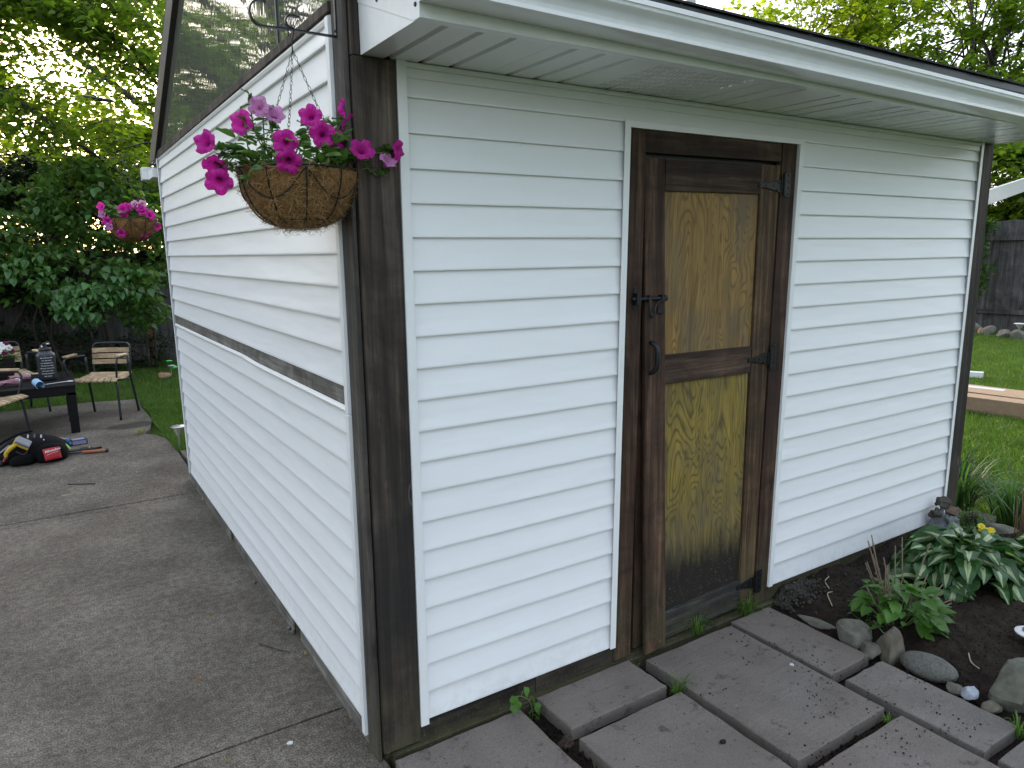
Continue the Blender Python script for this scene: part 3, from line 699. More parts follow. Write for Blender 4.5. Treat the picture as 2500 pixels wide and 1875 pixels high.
# ================================================================== FENCES, TREES, SHRUBS
def fence(name, label, A, B, h, w, q, mat=FENCEW, gap=.006, post=False):
    A, B = Vector(A), Vector(B); L = (B-A).length; d = (B-A)/L; rz = math.atan2(d.y, d.x)
    r = root(name, label, 'fence', (A.x, A.y, 0), rz); x = 0
    protos = []
    for k in range(3):
        b = MB(); n = 5; xs = [w*i/n for i in range(n+1)]
        b.box(-.006, w+.006, -.01+.012*(k-1), .008+.012*(k-1), -.08, h)
        protos.append(b.mesh('board', mat))
    while x < L:
        o = link('board', protos[(int(x/w+.5)+(q.random() < .2)) % 3], r); o.location = (x, q.uniform(-.0008, .0008), q.uniform(-.03, .02)); o.rotation_euler = (0, q.uniform(-.004, .004), 0); x += w
    for z in (.35, h-.35): MB().box(0, L, .022, .06, z-.045, z+.045).build('rail', mat, r, local=True)
    return r
fence('wooden_fence', 'weathered grey board fence in shade behind the lilac and the patio chairs', (-9, 11.6), (4.5, 10.75), 1.75, .145, random.Random(2))
fence('wooden_fence', 'tall weathered grey board fence across the lawn at right', (16.2, 2.0), (15.3, 12.0), 2.2, .15, random.Random(4))
MB().box(.50, .62, 10.55, 10.64, -.05, .95).build('fence_post', wood_mat('orange_post_wood', (.06, .035, .02), (.14, .08, .045), (.2, .13, .08), 2)).name = 'timber_post'
tag(bpy.data.objects['timber_post'], 'short orange brown timber post standing at the foot of the left fence', 'post')

LEAFV = np.array([(0, 0, 0), (.32, .34, .06), (0, 1, 0), (-.32, .34, .06)], float)
def leaves(C, size, q, droop=.3, flat=.5, outward=None, width=1.0):
    """C (n,3) -> verts, faces of folded diamond leaves"""
    n = len(C); V = LEAFV*np.array([width, 1, 1]); s = size*q.uniform(.65, 1.3, n)
    az = q.uniform(0, 2*np.pi, n); d = np.stack([np.cos(az), np.sin(az), q.normal(-droop, .35, n)], 1); d /= np.linalg.norm(d, axis=1)[:, None]
    up = np.stack([q.normal(0, flat, n), q.normal(0, flat, n), np.ones(n)], 1)
    x = np.cross(d, up); x /= np.linalg.norm(x, axis=1)[:, None]; z = np.cross(x, d)
    W = V[None, :, 0, None]*x[:, None]+V[None, :, 1, None]*d[:, None]+V[None, :, 2, None]*z[:, None]
    P = C[:, None]+W*s[:, None, None]
    base = np.arange(n)[:, None]*4
    F = np.concatenate([base+np.array([0, 1, 2]), base+np.array([0, 2, 3])])
    return P.reshape(-1, 3), F
def blob_tree(name, label, cat, base, blobs, nleaf, lsize, mat, seed, trunk_r=.12, trunk_h=None, twig=.02, group=None, csize=.55, ncl=60, bark=BARK, droop=.3, width=1.0, hole=0.0):
    q = np.random.default_rng(seed); r = root(name, label, cat, base, group=group); B = np.array(base)
    tot = sum(b[3]*b[4]*b[5] for b in blobs); wood = MB(); P = []
    ctr = np.array(blobs[0][:3]); th = trunk_h if trunk_h else ctr[2]*.6
    top = Vector((ctr[0]*.6+B[0]*.4, ctr[1]*.6+B[1]*.4, th))
    tp = smoothpts([Vector(base), Vector(base).lerp(top, .5)+Vector((q.normal(0, .08), q.normal(0, .08), 0)), top], 4)
    wood.tube(tp, [trunk_r*(1-.45*i/len(tp)) for i in range(len(tp))], 9)
    for (cx, cy, cz, rx, ry_, rz2) in blobs:
        m = max(3, int(ncl*(rx*ry_*rz2)/tot))
        limb_end = Vector((cx, cy, cz)); lp = bez(top, top.lerp(limb_end, .5)+Vector((0, 0, .3*rz2)), limb_end, 7)
        wood.tube(lp, [trunk_r*.5*(1-.6*i/7)+.008 for i in range(8)], 7)
        for k in range(m):
            v = q.normal(0, 1, 3); v /= np.linalg.norm(v); rad = q.uniform(.35, 1)**.5
            c = np.array([cx+v[0]*rx*rad, cy+v[1]*ry_*rad, cz+v[2]*rz2*rad])
            st = lp[int(q.integers(2, 8))]; bp = bez(st, st.lerp(Vector(c), .5)+Vector((0, 0, .15)), Vector(c), 5)
            wood.tube(bp, [twig*(1-.75*i/5) for i in range(6)], 5, False)
            n = max(8, int(nleaf*(1.0/ncl)*q.uniform(.4, 1.6))); s = csize*q.uniform(.6, 1.3)
            # leaves hang along short sprays inside the cluster
            ns = max(2, n//14); dirs = q.normal(0, 1, (ns, 3)); dirs[:, 2] = dirs[:, 2]*.5-.15; dirs /= np.linalg.norm(dirs, axis=1)[:, None]
            for dd in dirs:
                tt = q.uniform(.15, 1, 14)[:, None]*s*1.3
                L = c+dd*tt+q.normal(0, .05*s+.02, (14, 3)); L[:, 2] -= (tt[:, 0]**2)*.15; P.append(L)
                if q.random() < .35: wood.tube([Vector(c), Vector(c+dd*s*1.1)], [twig*.3, twig*.12], 4, False)
    P = np.concatenate(P); V, F = leaves(P, lsize, q, droop=droop, width=width)
    link('crown', npmesh('crown', V-B, F, mat), r); wood.build('trunk', bark, r, smooth='all')
    return r
MAPLE = leaf_mat('maple_leaf', (.085, .145, .020), (.17, .24, .032), .62, None)
MAPLED = leaf_mat('maple_leaf_dark', (.085, .14, .020), (.16, .23, .03), .66)
BRIGHT = leaf_mat('bright_backlit_leaf', (.15, .21, .018), (.30, .34, .030), .70)
LILAC = leaf_mat('lilac_leaf', (.045, .105, .024), (.10, .18, .04), .4, rough=.35)
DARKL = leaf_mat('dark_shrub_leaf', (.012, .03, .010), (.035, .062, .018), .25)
# big maple whose limbs reach into the picture from the left
q = random.Random(12)
mp = root('maple_tree', 'large maple whose long limbs hang over the patio from the left', 'tree', (-6.2, 12.2, 0))
wood = MB(); P = []; nq = np.random.default_rng(5)
wood.tube(smoothpts([(-6.2, 12.2, 0), (-6.0, 12.0, 2.0), (-5.2, 11.6, 3.6)], 5), [.26-.008*i for i in range(11)], 12)
limbs = [([(-5.2, 11.6, 3.6), (-3.2, 10.4, 3.7), (-1.4, 9.3, 4.25), (-.62, 9.0, 4.78), (.2, 9.0, 4.98), (1.5, 9.2, 5.3)], .10),
         ([(-3.2, 10.4, 3.7), (-1.6, 9.6, 4.55), (-.6, 9.1, 4.66), (.02, 9.0, 4.58), (.5, 9.0, 4.26), (.95, 9.2, 3.75)], .045),
         ([(-5.2, 11.6, 3.6), (-3.5, 10.6, 3.9), (-1.6, 9.8, 4.0), (-.9, 9.2, 3.65), (-.3, 9.2, 3.2), (.4, 9.5, 2.7)], .05),
         ([(-3.0, 10.5, 4.2), (-1.4, 10.2, 5.2), (.2, 10.0, 5.2), (1.4, 10.2, 4.7)], .05),
         ([(-5.2, 11.6, 3.6), (-3.6, 12.5, 5.2), (-1.6, 12.6, 6.4), (.4, 12.2, 6.6), (1.8, 12, 6.4)], .09),
         ([(-5.2, 11.6, 3.6), (-4.0, 11.0, 5.8), (-2.6, 10.6, 7.2), (-1.0, 10.6, 8.0)], .09),
         ([(-4.0, 11.0, 3.9), (-3.2, 11.4, 4.6), (-2.2, 12.6, 5.1), (-1.4, 14, 5.4)], .06),
         ([(-4.6, 11.2, 5.0), (-4.4, 10.0, 6.6), (-3.9, 9.0, 7.8)], .06)]
for pts, r0 in limbs:
    sp = smoothpts(pts, 6); n = len(sp); wood.tube(sp, [r0*(1-.8*i/n)+.006 for i in range(n)], 8)
    for i in range(4, n):
        for k in range(4):
            a = q.uniform(0, 6.28); ln = q.uniform(.35, 1.15); d = Vector((math.cos(a), math.sin(a)*.8, q.uniform(-.55, .35))).normalized()
            s0 = sp[i]; e = s0+d*ln+Vector((0, 0, -.12*ln)); tw = bez(s0, s0+d*ln*.5+Vector((0, 0, .08)), e, 5)
            wood.tube(tw, [.010*(1-.7*j/5) for j in range(6)], 4, False)
            for j in range(2, 6):
                m = q.choice([5, 8, 11, 16]); P.append(np.array(tw[j])+nq.normal(0, 1, (m, 3))*np.array([.10, .10, .07]))
P = np.concatenate(P); V, F = leaves(P, .10, nq, droop=.5)
link('crown', npmesh('crown', V-np.array([-6.2, 12.2, 0]), F, MAPLED), mp); wood.build('trunk', BARK, mp, smooth='all')

blob_tree('maple_tree', 'sunlit yellow green maple behind the lilac and the left fence', 'tree', (-.6, 15.5, 0),
          [(-.6, 15, 3.6, 2.2, 1.6, 1.7), (1.9, 15.5, 3.4, 1.9, 1.6, 1.5), (-3, 15.2, 3.8, 2, 1.6, 1.7)], 15000, .17, BRIGHT, 21, .16, csize=.62, ncl=120)
blob_tree('maple_tree', 'tall tree with thin foliage against the sky behind the left fence', 'tree', (3.2, 17.5, 0),
          [(3.0, 17.5, 6.0, 2.8, 2, 2.2), (.2, 17.8, 6.2, 2.2, 2, 1.4)], 4000, .15, MAPLE, 22, .2, csize=.7, ncl=80)
blob_tree('willow_tree', 'large drooping tree left of the patio seen mirrored in the gable window', 'tree', (-6.0, 19, 0),
          [(-5.0, 18.5, 8.5, 3.2, 2.4, 3.6), (-2.6, 19, 6.5, 1.8, 1.6, 2.8), (-8.5, 18, 9, 2.8, 2, 3.2)], 3600, .15, MAPLED, 23, .3, twig=.05, csize=1.0, ncl=110, droop=1.4, width=.6)
# right of the shed
blob_tree('maple_tree', 'bright green maple above the middle of the shed roof, its crown full of sky gaps', 'tree', (17.2, 11.2, 0),
          [(16.0, 10.2, 6.6, 2.0, 1.8, 1.7), (17.6, 9.0, 7.6, 2.1, 1.8, 2.2), (14.2, 11.6, 6.6, 1.1, 1, .6)], 15000, .15, BRIGHT, 31, .16, csize=.62, ncl=120, twig=.025)
blob_tree('maple_tree', 'taller green maple above the right end of the shed roof', 'tree', (18.8, 7.6, 0),
          [(18.4, 7.4, 6.8, 2.1, 1.8, 2.8), (18.6, 5.4, 6.6, 1.8, 1.8, 2.4), (19.6, 6.6, 9.2, 2.4, 2, 1.8)], 15000, .15, MAPLE, 32, .18, csize=.6, ncl=130, twig=.03)
blob_tree('maple_tree', 'dark leafy tree right behind the tall fence across the lawn', 'tree', (17.6, 6.0, 0),
          [(17.0, 5.6, 3.2, 1.2, 2.2, 1.1), (17.3, 3.0, 3.2, 1.5, 1.6, 1.4), (17.4, 8.0, 3.2, 1.2, 1.4, 1.3)], 30000, .15, MAPLED, 33, .14, csize=.5, ncl=110)
blob_tree('climbing_vine', 'leafy green vine climbing the tall fence beside the right hand corner post', 'vine', (15.1, 5.6, 0),
          [(15.1, 5.50, 1.3, .25, .30, .75), (15.1, 5.55, .6, .22, .26, .5), (15.3, 5.7, 2.1, .3, .45, .35)], 7000, .085, LILAC, 34, .03, csize=.2, ncl=45, twig=.008)
# unseen surrounding trees; those behind the camera are added to dim the front light
for k, (x, y, s) in enumerate([(-9, 3, 1), (-8, -6, 1.1), (3, -11, 1.15), (11, -8, 1)]):
    blob_tree('unseen_tree', ['broad tree on the left boundary beyond the patio', 'broad unseen tree added behind the camera on the left to dim the front light', 'broad unseen tree added across the garden from the shed door to dim the front light', 'broad unseen tree added across the garden at the right to dim the front light'][k], 'tree', (x, y, 0),
              [(x, y, 3.6*s, 3*s, 3*s, 2.6*s), (x+1, y-1, 6*s, 2.4*s, 2.4*s, 2*s)], 5000, .34, MAPLED, 40+k, .2, csize=1.1, ncl=60)

# lilac: the nearest leaves are parts of their own
def ovate(name, mat, L=1, W=.62, n=6, fold=.12, curl=.25, wav=0, seed=0):
    """pointed oval leaf, UV x across, y along"""
    q = random.Random(seed); V = []; F = []; UV = []
    for i in range(n+1):
        t = i/n; w = W*.5*(math.sin(math.pi*t**.75)**.9 if 0 < t < 1 else .0)
        w = max(w, .004); z = -curl*t*t
        for j, a in enumerate((-1, -.5, 0, .5, 1)):
            V.append((a*w, t*L, z+fold*abs(a)*w*2+wav*math.sin(t*9+a*2+seed)*abs(a)*.12)); UV.append((.5+a*.5, t))
    for i in range(n):
        for j in range(4): F.append((i*5+j, i*5+j+1, (i+1)*5+j+1, (i+1)*5+j))
    me = bpy.data.meshes.new(name); me.from_pydata(V, [], F); uvl = me.uv_layers.new(name='UVMap')
    for p in me.polygons:
        p.use_smooth = True
        for li in p.loop_indices: uvl.data[li].uv = UV[me.loops[li].vertex_index]
    me.materials.append(mat); return me
LILACU = uvleaf_mat('lilac_big_leaf', (.058, .145, .038), (0, 0, 0), 0, .3, (.055, .13, .05))
lil = root('lilac_bush', 'big dark green heart leaved lilac overhanging the fence beside the shed', 'bush', (-.3, 10, 0))
lq = np.random.default_rng(9); C = []
LB = [(-.15, 9.3, 2.35, .75, .55, .65), (-1.1, 9.4, 2.1, .7, .55, .6), (.55, 9.55, 2.0, .45, .5, .8), (-.9, 9.1, 1.5, .75, .45, .42), (.05, 9.0, 1.3, .55, .4, .42), (-.35, 8.7, 1.12, .42, .3, .30), (.35, 9.25, 1.0, .35, .3, .35), (-2.4, 9.5, 1.9, .8, .6, .8), (.1, 9.9, 2.6, .9, .5, .5)]
for bx_ in LB:
    m = int(1500*bx_[3]*bx_[5]/.4); v = lq.normal(0, 1, (m, 3)); v /= np.linalg.norm(v, axis=1)[:, None]; rr_ = lq.uniform(.3, 1, m)**.45
    pts = np.array(bx_[:3])+v*rr_[:, None]*np.array(bx_[3:])
    keep = (np.sin(pts[:, 0]*7+pts[:, 2]*5)+np.sin(pts[:, 2]*11-pts[:, 0]*3)+lq.normal(0, .6, m)) > -.9; C.append(pts[keep])
C = np.concatenate(C); camv = np.array(CAMLOC); dist = np.linalg.norm(C-camv, axis=1); order = np.argsort(dist+lq.normal(0, .12, len(C)))
vis = [i for i in order if (C[i, 0]-camv[0])/(C[i, 1]-camv[1]) > -.075][:300]; rest = np.setdiff1d(np.arange(len(C)), vis)
V, F = leaves(C[rest], .095, lq, droop=.8, flat=.6, width=1.15); setstuff(link('foliage', npmesh('foliage', V-np.array([-.3, 10, 0]), F, LILAC), lil))
lm = [ovate('leaf', LILACU, .105, .078, 4, .25, .02, seed=k) for k in range(3)]
def place_leaf(me, parent, pos, az, pitch, roll, s=1, name='leaf'):
    o = link(name, me, parent); o.location = Vector(pos)-woff(parent)
    o.rotation_euler = (Matrix.Rotation(az, 4, 'Z') @ Matrix.Rotation(pitch, 4, 'X') @ Matrix.Rotation(roll, 4, 'Y')).to_euler(); o.scale = (s, s, s); return o
for i in vis:
    az = math.pi+rnd.gauss(0, .9)     # towards the open garden
    place_leaf(lm[rnd.randrange(3)], lil, C[i], az, rnd.gauss(-.75, .35), rnd.gauss(0, .35), rnd.uniform(.7, 1.25))
b = MB()
for k in range(9):
    x0 = rnd.uniform(-.9, .7); b.tube(smoothpts([(x0, 10.1, -.05), (x0+rnd.gauss(0, .15), 9.9, .8), (x0+rnd.gauss(0, .4), 9.5, 2.0)], 4), [.022-.002*i for i in range(9)], 6)
b.build('stem', BARK, lil, smooth='all')
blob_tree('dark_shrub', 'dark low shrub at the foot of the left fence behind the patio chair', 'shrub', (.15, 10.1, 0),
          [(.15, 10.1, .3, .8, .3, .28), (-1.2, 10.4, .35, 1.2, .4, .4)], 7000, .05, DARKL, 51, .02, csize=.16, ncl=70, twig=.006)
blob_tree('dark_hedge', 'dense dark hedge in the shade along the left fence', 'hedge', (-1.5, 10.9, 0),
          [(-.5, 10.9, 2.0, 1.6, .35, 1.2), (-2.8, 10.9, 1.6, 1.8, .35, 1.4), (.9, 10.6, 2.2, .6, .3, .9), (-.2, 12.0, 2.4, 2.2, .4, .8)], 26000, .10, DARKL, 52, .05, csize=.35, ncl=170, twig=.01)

# overhead cable with thick sleeves, and a pole far beyond the roof
cab = root('overhead_cable', 'overhead cable with two thick black sleeves crossing in front of the left maples', 'cable', (0, 12, 4.2))
MB().tube(bez((-9, 12, 4.9), (0, 12, 3.8), (9, 12, 4.9), 24), .006, 6).build('wire', BLACKP, cab)
for x0, x1, z in ((.05, .52, 4.205), (.76, 1.18, 4.200)): MB().tube([(x0, 12, z+.02), (x0+.05, 12, z+.012), (x1-.05, 12, z-.012), (x1, 12, z-.018)], [.012, .035, .03, .012], 8).build('cable_sleeve', BLACKP, cab, smooth=True)
tag(MB().tube([(11.95, 10.3, 0), (12.0, 10.35, 10)], [.13, .10], 12).build('utility_pole', plain('pale_pole', (.42, .42, .40), .8), smooth=True), 'pale utility pole rising beyond the shed roof', 'pole')

# ================================================================== GRASS
def blades(name, pts, h, w, mat, seed, lean=.5):
    q = np.random.default_rng(seed); n = len(pts); az = q.uniform(0, 6.283, n); hh = h*q.uniform(.5, 1.35, n)
    sx = np.stack([np.cos(az), np.sin(az), 0*az], 1)*w*.5; tip = np.stack([q.normal(0, lean, n)*hh, q.normal(0, lean, n)*hh, hh], 1)
    midp = tip*.5; midp[:, :2] *= .6
    V = np.stack([pts-sx, pts+sx, pts+midp+sx*.8, pts+midp-sx*.8, pts+tip], 1).reshape(-1, 3); b = np.arange(n)[:, None]*5
    F = np.concatenate([b+np.array([0, 1, 2]), b+np.array([0, 2, 3]), b+np.array([3, 2, 4])])
    return link(name, npmesh(name, V, F, mat))
GRASS = leaf_mat('grass_blade', (.045, .105, .012), (.115, .19, .03), .4, rough=.5)
gq = np.random.default_rng(3)
def rect(n, x0, x1, y0, y1): return np.stack([gq.uniform(x0, x1, n), gq.uniform(y0, y1, n), np.full(n, -.03)], 1)
G1 = np.concatenate([rect(42000, .03, 1.15, 4.4, 7.6), rect(46000, -2.4, 1.3, 7.5, 10.7)])
G1 = G1[~((G1[:, 0] < .92) & (G1[:, 1] < 4.68))]; edge = .03+.02*np.sin(G1[:, 1]*9)
G1 = G1[(G1[:, 1] > 7.45) | (G1[:, 0] > edge-.09*np.exp(-((G1[:, 1]-5.6)/.18)**2))]
G1 = G1[~((G1[:, 1] < 7.62+.1*np.sin(G1[:, 0]*5)*0) & (G1[:, 0] < .02) & (G1[:, 1] > 7.4) & (G1[:, 1] < 7.5-.3*(G1[:, 0])))]
tag(blades('grass', G1, .062, .006, GRASS, 4), 'lawn grass between the patio, the shed end and the left fence', 'grass', kind='stuff')
n = 170000; xx = 3.8+(14.6-3.8)*gq.uniform(0, 1, n)**.75; lo = -2.07+.28*(xx+.79); hi = -2.07+.62*(xx+.79)
G2 = np.stack([xx, lo+(hi-lo)*gq.uniform(0, 1, n), np.full(n, -.03)], 1); G2 = G2[~((G2[:, 0] < 4.15) & (G2[:, 1] < .1))]
tag(blades('grass', G2, .055, .0065, GRASS, 5), 'lawn grass stretching from the right end of the shed to the far fence', 'grass', kind='stuff')

# ================================================================== HANGING BASKETS
# iron scroll bracket screwed to the corner board
br = root('plant_bracket', 'black scrolled iron plant bracket screwed near the top of the near corner post', 'bracket', (-.016, .045, 2.286))
def strip(b, pts, w=.006, t=.0022, side=Vector((0, 1, 0))):
    pts = [Vector(p) for p in pts]; n = len(pts); base = len(b.v)
    for i, p in enumerate(pts):
        d = (pts[min(i+1, n-1)]-pts[max(i-1, 0)]).normalized(); nn = d.cross(side).normalized()
        for a, c in ((-1, -1), (1, -1), (1, 1), (-1, 1)): b.v.append(p+side*w*a+nn*t*c)
    for i in range(n-1):
        for k in range(4): b.f.append((base+4*i+k, base+4*i+(k+1) % 4, base+4*i+4+(k+1) % 4, base+4*i+4+k))
    b.f += [(base+3, base+2, base+1, base), (base+4*n-4, base+4*n-3, base+4*n-2, base+4*n-1)]
BY = .045
b = MB(); arc = [(-.015, BY, 2.285), (-.08, BY, 2.285), (-.15, BY, 2.286), (-.205, BY, 2.284)]
arc += [(-.208+.032*math.cos(a)-.012, BY, 2.316+.032*math.sin(a)) for a in [R(-90)-i*R(17) for i in range(13)]]
strip(b, smoothpts(arc, 3)); b.build('scroll_arm', BLACKM, br, smooth=30)
b = MB(); strip(b, smoothpts([(-.136, BY, 2.289), (-.152, BY, 2.290)]+[(-.140+.017*math.cos(a), BY, 2.306+.016*math.sin(a)) for a in [R(230)-i*R(18) for i in range(9)]]+[(-.118, BY, 2.321)], 3)); b.build('small_scroll', BLACKM, br, smooth=30)
MB().box(-.0175, -.0145, BY-.007, BY+.007, 2.283, 2.43).build('back_plate', BLACKM, br, bevel=.0008)
for z in (2.30, 2.41): MB().ball((-.018, BY, z), (.003, .004, .004), 8, 5).build('screw', DARKM, br, smooth=True)

PETM = petal_mat('magenta_petal', (.52, .018, .30), (.68, .03, .40), (.16, .0, .07))
PETP = petal_mat('pale_petal', (.60, .22, .52), (.70, .34, .62), (.45, .05, .32))
PLEAF = leaf_mat('petunia_leaf', (.055, .125, .035), (.11, .20, .05), .3, by='obj')
def petunia(name, mat, r=.03, depth=.028, seed=0, cup=.25):
    q = random.Random(seed); NR, NA = 6, 30; V = []; UV = []; F = []
    for i in range(NR+1):
        t = i/NR
        for k in range(NA):
            a = 2*math.pi*k/NA; lobe = abs(math.cos(2.5*a)); rad = r*(.10+.90*t**1.35)*(1-.20*t*(1-lobe**.6))
            z = depth*(1-(1-t)**1.0)*(1 if t < .5 else 1)-0; z = depth*(min(1, t*1.55))+r*(-cup*max(0, t-.6)*1.2+.14*t*t*math.sin(5*a+seed)+.07*t*math.sin(11*a+seed*2))
            V.append((rad*math.cos(a), rad*math.sin(a), z)); UV.append((t, k/NA))
    for i in range(NR):
        for k in range(NA): F.append((i*NA+k, i*NA+(k+1) % NA, (i+1)*NA+(k+1) % NA, (i+1)*NA+k))
    # tube behind
    n0 = len(V)
    for j in range(1, 4):
        for k in range(NA): a = 2*math.pi*k/NA; V.append((r*.10*(1-.15*j)*math.cos(a), r*.10*(1-.15*j)*math.sin(a), -.008*j)); UV.append((.8, k/NA))
    for k in range(NA): F.append((n0+k, n0+(k+1) % NA, (k+1) % NA, k))
    for j in range(2):
        for k in range(NA): F.append((n0+(j+1)*NA+k, n0+(j+1)*NA+(k+1) % NA, n0+j*NA+(k+1) % NA, n0+j*NA+k))
    me = bpy.data.meshes.new(name); me.from_pydata(V, [], F); uvl = me.uv_layers.new(name='UVMap')
    for p in me.polygons:
        p.use_smooth = True
        for li in p.loop_indices: uvl.data[li].uv = UV[me.loops[li].vertex_index]
    me.materials.append(mat); return me
FL = [petunia('flower', PETM, .0335, .027, k) for k in range(4)]; FP = [petunia('flower', PETP, .028, .03, 9, .1)]
def small_leaf(seed):
    q = random.Random(seed); V = []; F = []; n = 5
    for i in range(n+1):
        t = i/n; w = .26*math.sin(math.pi*min(1, t**.8*.98+.02))**.7
        for a in (-1, 0, 1): V.append((a*w, t, -.25*t*t*q.uniform(.5, 1.4)+abs(a)*.09))
    for i in range(n):
        for j in range(2): F.append((i*3+j, i*3+j+1, i*3+j+4, i*3+j+3))
    return npmesh('leaf', V, F, PLEAF, True)
PLM = [small_leaf(k) for k in range(4)]
def aim(o, d, roll=0):
    o.rotation_euler = (Vector(d).to_track_quat('Z', 'Y').to_matrix().to_4x4() @ Matrix.Rotation(roll, 4, 'Z')).to_euler()
def basket(label, ctr, rr, hang, flowers, nleaf, seed, sprays, fibres=900, group='hanging flower baskets'):
    q = random.Random(seed); nq = np.random.default_rng(seed); c = Vector(ctr)
    r = root('hanging_basket', label, 'hanging basket', ctr, group=group)
    # coir liner
    def prof(t): return (rr*math.cos(t*math.pi/2)**.62*(1 if t < 1 else 0), -rr*.93*math.sin(t*math.pi/2)**1.25)
    V = []; F = []; NA, NR = 64, 22
    for i in range(NR+1):
        t = i/NR; pr, pz = prof(min(t, .999))
        for k in range(NA):
            a = 2*math.pi*k/NA; bul = 1+.028*math.sin(a*10+1.3)*math.sin(t*9)+.022*math.sin(a*5+t*7+seed)+q.uniform(-.006, .006)
            V.append(c+Vector((pr*bul*math.cos(a), pr*bul*math.sin(a), pz+.006*math.sin(a*7+seed)*(1-t)+(.004*math.sin(a*3)))))
    for i in range(NR):
        for k in range(NA): F.append((i*NA+k, (i+1)*NA+k, (i+1)*NA+(k+1) % NA, i*NA+(k+1) % NA))
    n0 = len(V)
    for k in range(NA): a = 2*math.pi*k/NA; V.append(c+Vector((rr*.93*math.cos(a), rr*.93*math.sin(a), .006)))
    for k in range(NA): a = 2*math.pi*k/NA; V.append(c+Vector((rr*.9*math.cos(a), rr*.9*math.sin(a), -.02)))
    for k in range(NA): F += [(k, (k+1) % NA, n0+(k+1) % NA, n0+k), (n0+k, n0+(k+1) % NA, n0+NA+(k+1) % NA, n0+NA+k)]
    off = c
    lin = link('coir_liner', npmesh('coir_liner', np.array([tuple(v-off) for v in V]), F, COIR, True), r)
    # loose fibres
    fb = []; ff = []
    for _ in range(fibres):
        t = q.random()**.8*.97; a = q.uniform(0, 6.283); pr, pz = prof(t); p = Vector((pr*math.cos(a), pr*math.sin(a), pz)); nrm = Vector((math.cos(a), math.sin(a), -t)).normalized()
        d = Vector((q.gauss(0, 1), q.gauss(0, 1), q.gauss(0, 1))); d = (d-nrm*d.dot(nrm)*.97).normalized(); L = q.uniform(.015, .05); cv = Vector((q.gauss(0, 1), q.gauss(0, 1), q.gauss(0, 1)))*L*.28
        prev = None
        for j in range(6):
            u = j/5; x = p+nrm*(.001+.0025*math.sin(u*3.14))+d*L*(u-.5)+cv*math.sin(u*3.14); w = nrm.cross(d).normalized()*.00042
            fb += [tuple(x-w), tuple(x+w)]
            if j: m = len(fb); ff.append((m-4, m-3, m-1, m-2))
    setstuff(link('loose_fibres', npmesh('loose_fibres', fb, ff, FIB), r))
    # wire frame
    b = MB()
    b.tube([c+Vector(((rr+.004)*math.cos(2*math.pi*k/48), (rr+.004)*math.sin(2*math.pi*k/48), .004)) for k in range(49)], .0030, 6, False)
    for k in range(10):
        a = 2*math.pi*k/10+.15; b.tube([c+Vector(((prof(t)[0]+.004)*math.cos(a), (prof(t)[0]+.004)*math.sin(a), prof(t)[1]-.003)) for t in [i/14*.985 for i in range(15)]], .0023, 5, False)
        if k % 2 == 0:
            pts = []
            for j in range(17):
                u = j/16*2-1; aa = a+u*.63; tt = .40*(1-abs(u)**2.2)+.0; pts.append(c+Vector(((prof(tt)[0]+.005)*math.cos(aa), (prof(tt)[0]+.005)*math.sin(aa), prof(tt)[1]-.002)))
            b.tube(pts, .0021, 5, False)
    for t in (.72,): b.tube([c+Vector(((prof(t)[0]+.004)*math.cos(2*math.pi*k/36), (prof(t)[0]+.004)*math.sin(2*math.pi*k/36), prof(t)[1]-.002)) for k in range(37)], .0016, 5, False)
    b.build('wire_frame', BLACKM, r, smooth='all')
    # chains: real links
    hang = Vector(hang)
    for k in range(3):
        a = 2*math.pi*k/3+(.05 if seed < 70 else .6); p0 = c+Vector((rr*math.cos(a), rr*math.sin(a), .004)); p1 = hang-Vector((0, 0, .055)); ch = MB(); L = (p1-p0).length; n = int(L/.0125)
        d = (p1-p0).normalized(); s1 = d.orthogonal().normalized(); s2 = d.cross(s1)
        for i in range(n):
            m = p0+d*L*(i+.5)/n+Vector((0, 0, -.012*math.sin(math.pi*(i+.5)/n))); s_ = s1 if i % 2 else s2
            ch.tube([m+d*.0080*math.cos(t)+s_*.0034*math.sin(t) for t in [2*math.pi*j/8 for j in range(9)]], .0008, 4, False)
        setstuff(ch.build('chain', BLACKM, r))
    h = MB().tube(smoothpts([hang-Vector((0, 0, .06)), hang-Vector((.001, 0, .03)), hang+Vector((.006, 0, -.008)), hang+Vector((.002, 0, .006)), hang+Vector((-.008, 0, .004)), hang+Vector((-.009, 0, -.02))], 4), .0018, 6)
    h.build('hook', BLACKM, r, smooth='all')
    # foliage and flowers
    st = MB()
    for (p, d, pale) in flowers:
        p = Vector(p); o = link('flower', (FP[0] if pale else FL[q.randrange(4)]), r); o.location = p-c; aim(o, d, q.uniform(0, 6)); s = rr/.165*q.uniform(.95, 1.15); o.scale = (s, s, s)
        s0 = c+Vector((q.uniform(-.6, .6)*rr, q.uniform(-.5, .5)*rr, .01)); s0.x = s0.x*.4+(c.x+max(-rr*.8, min(rr*.8, p.x-c.x)))*.6
        bd = p-Vector(d).normalized()*.018*rr/.165
        path = bez(s0, (s0+bd)/2+Vector((0, 0, .03)), bd, 7); st.tube(path, [.0022, .0022, .002, .002, .0018, .0018, .0016, .0012], 5, False); sprays = sprays+[[tuple(x) for x in path]]
    for sp in sprays:
        P = smoothpts(sp, 3)
        if len(sp) < 8: st.tube(P, .0018, 5, False)
        for i in range(2, len(P)):
            for _ in range(2 if i < len(P)-3 else 4):
                if q.random() < .62:
                    place_leaf(PLM[q.randrange(4)], r, P[i], q.uniform(0, 6.28), q.uniform(-.2, .9), q.gauss(0, .4), rr/.165*q.uniform(.016, .036))
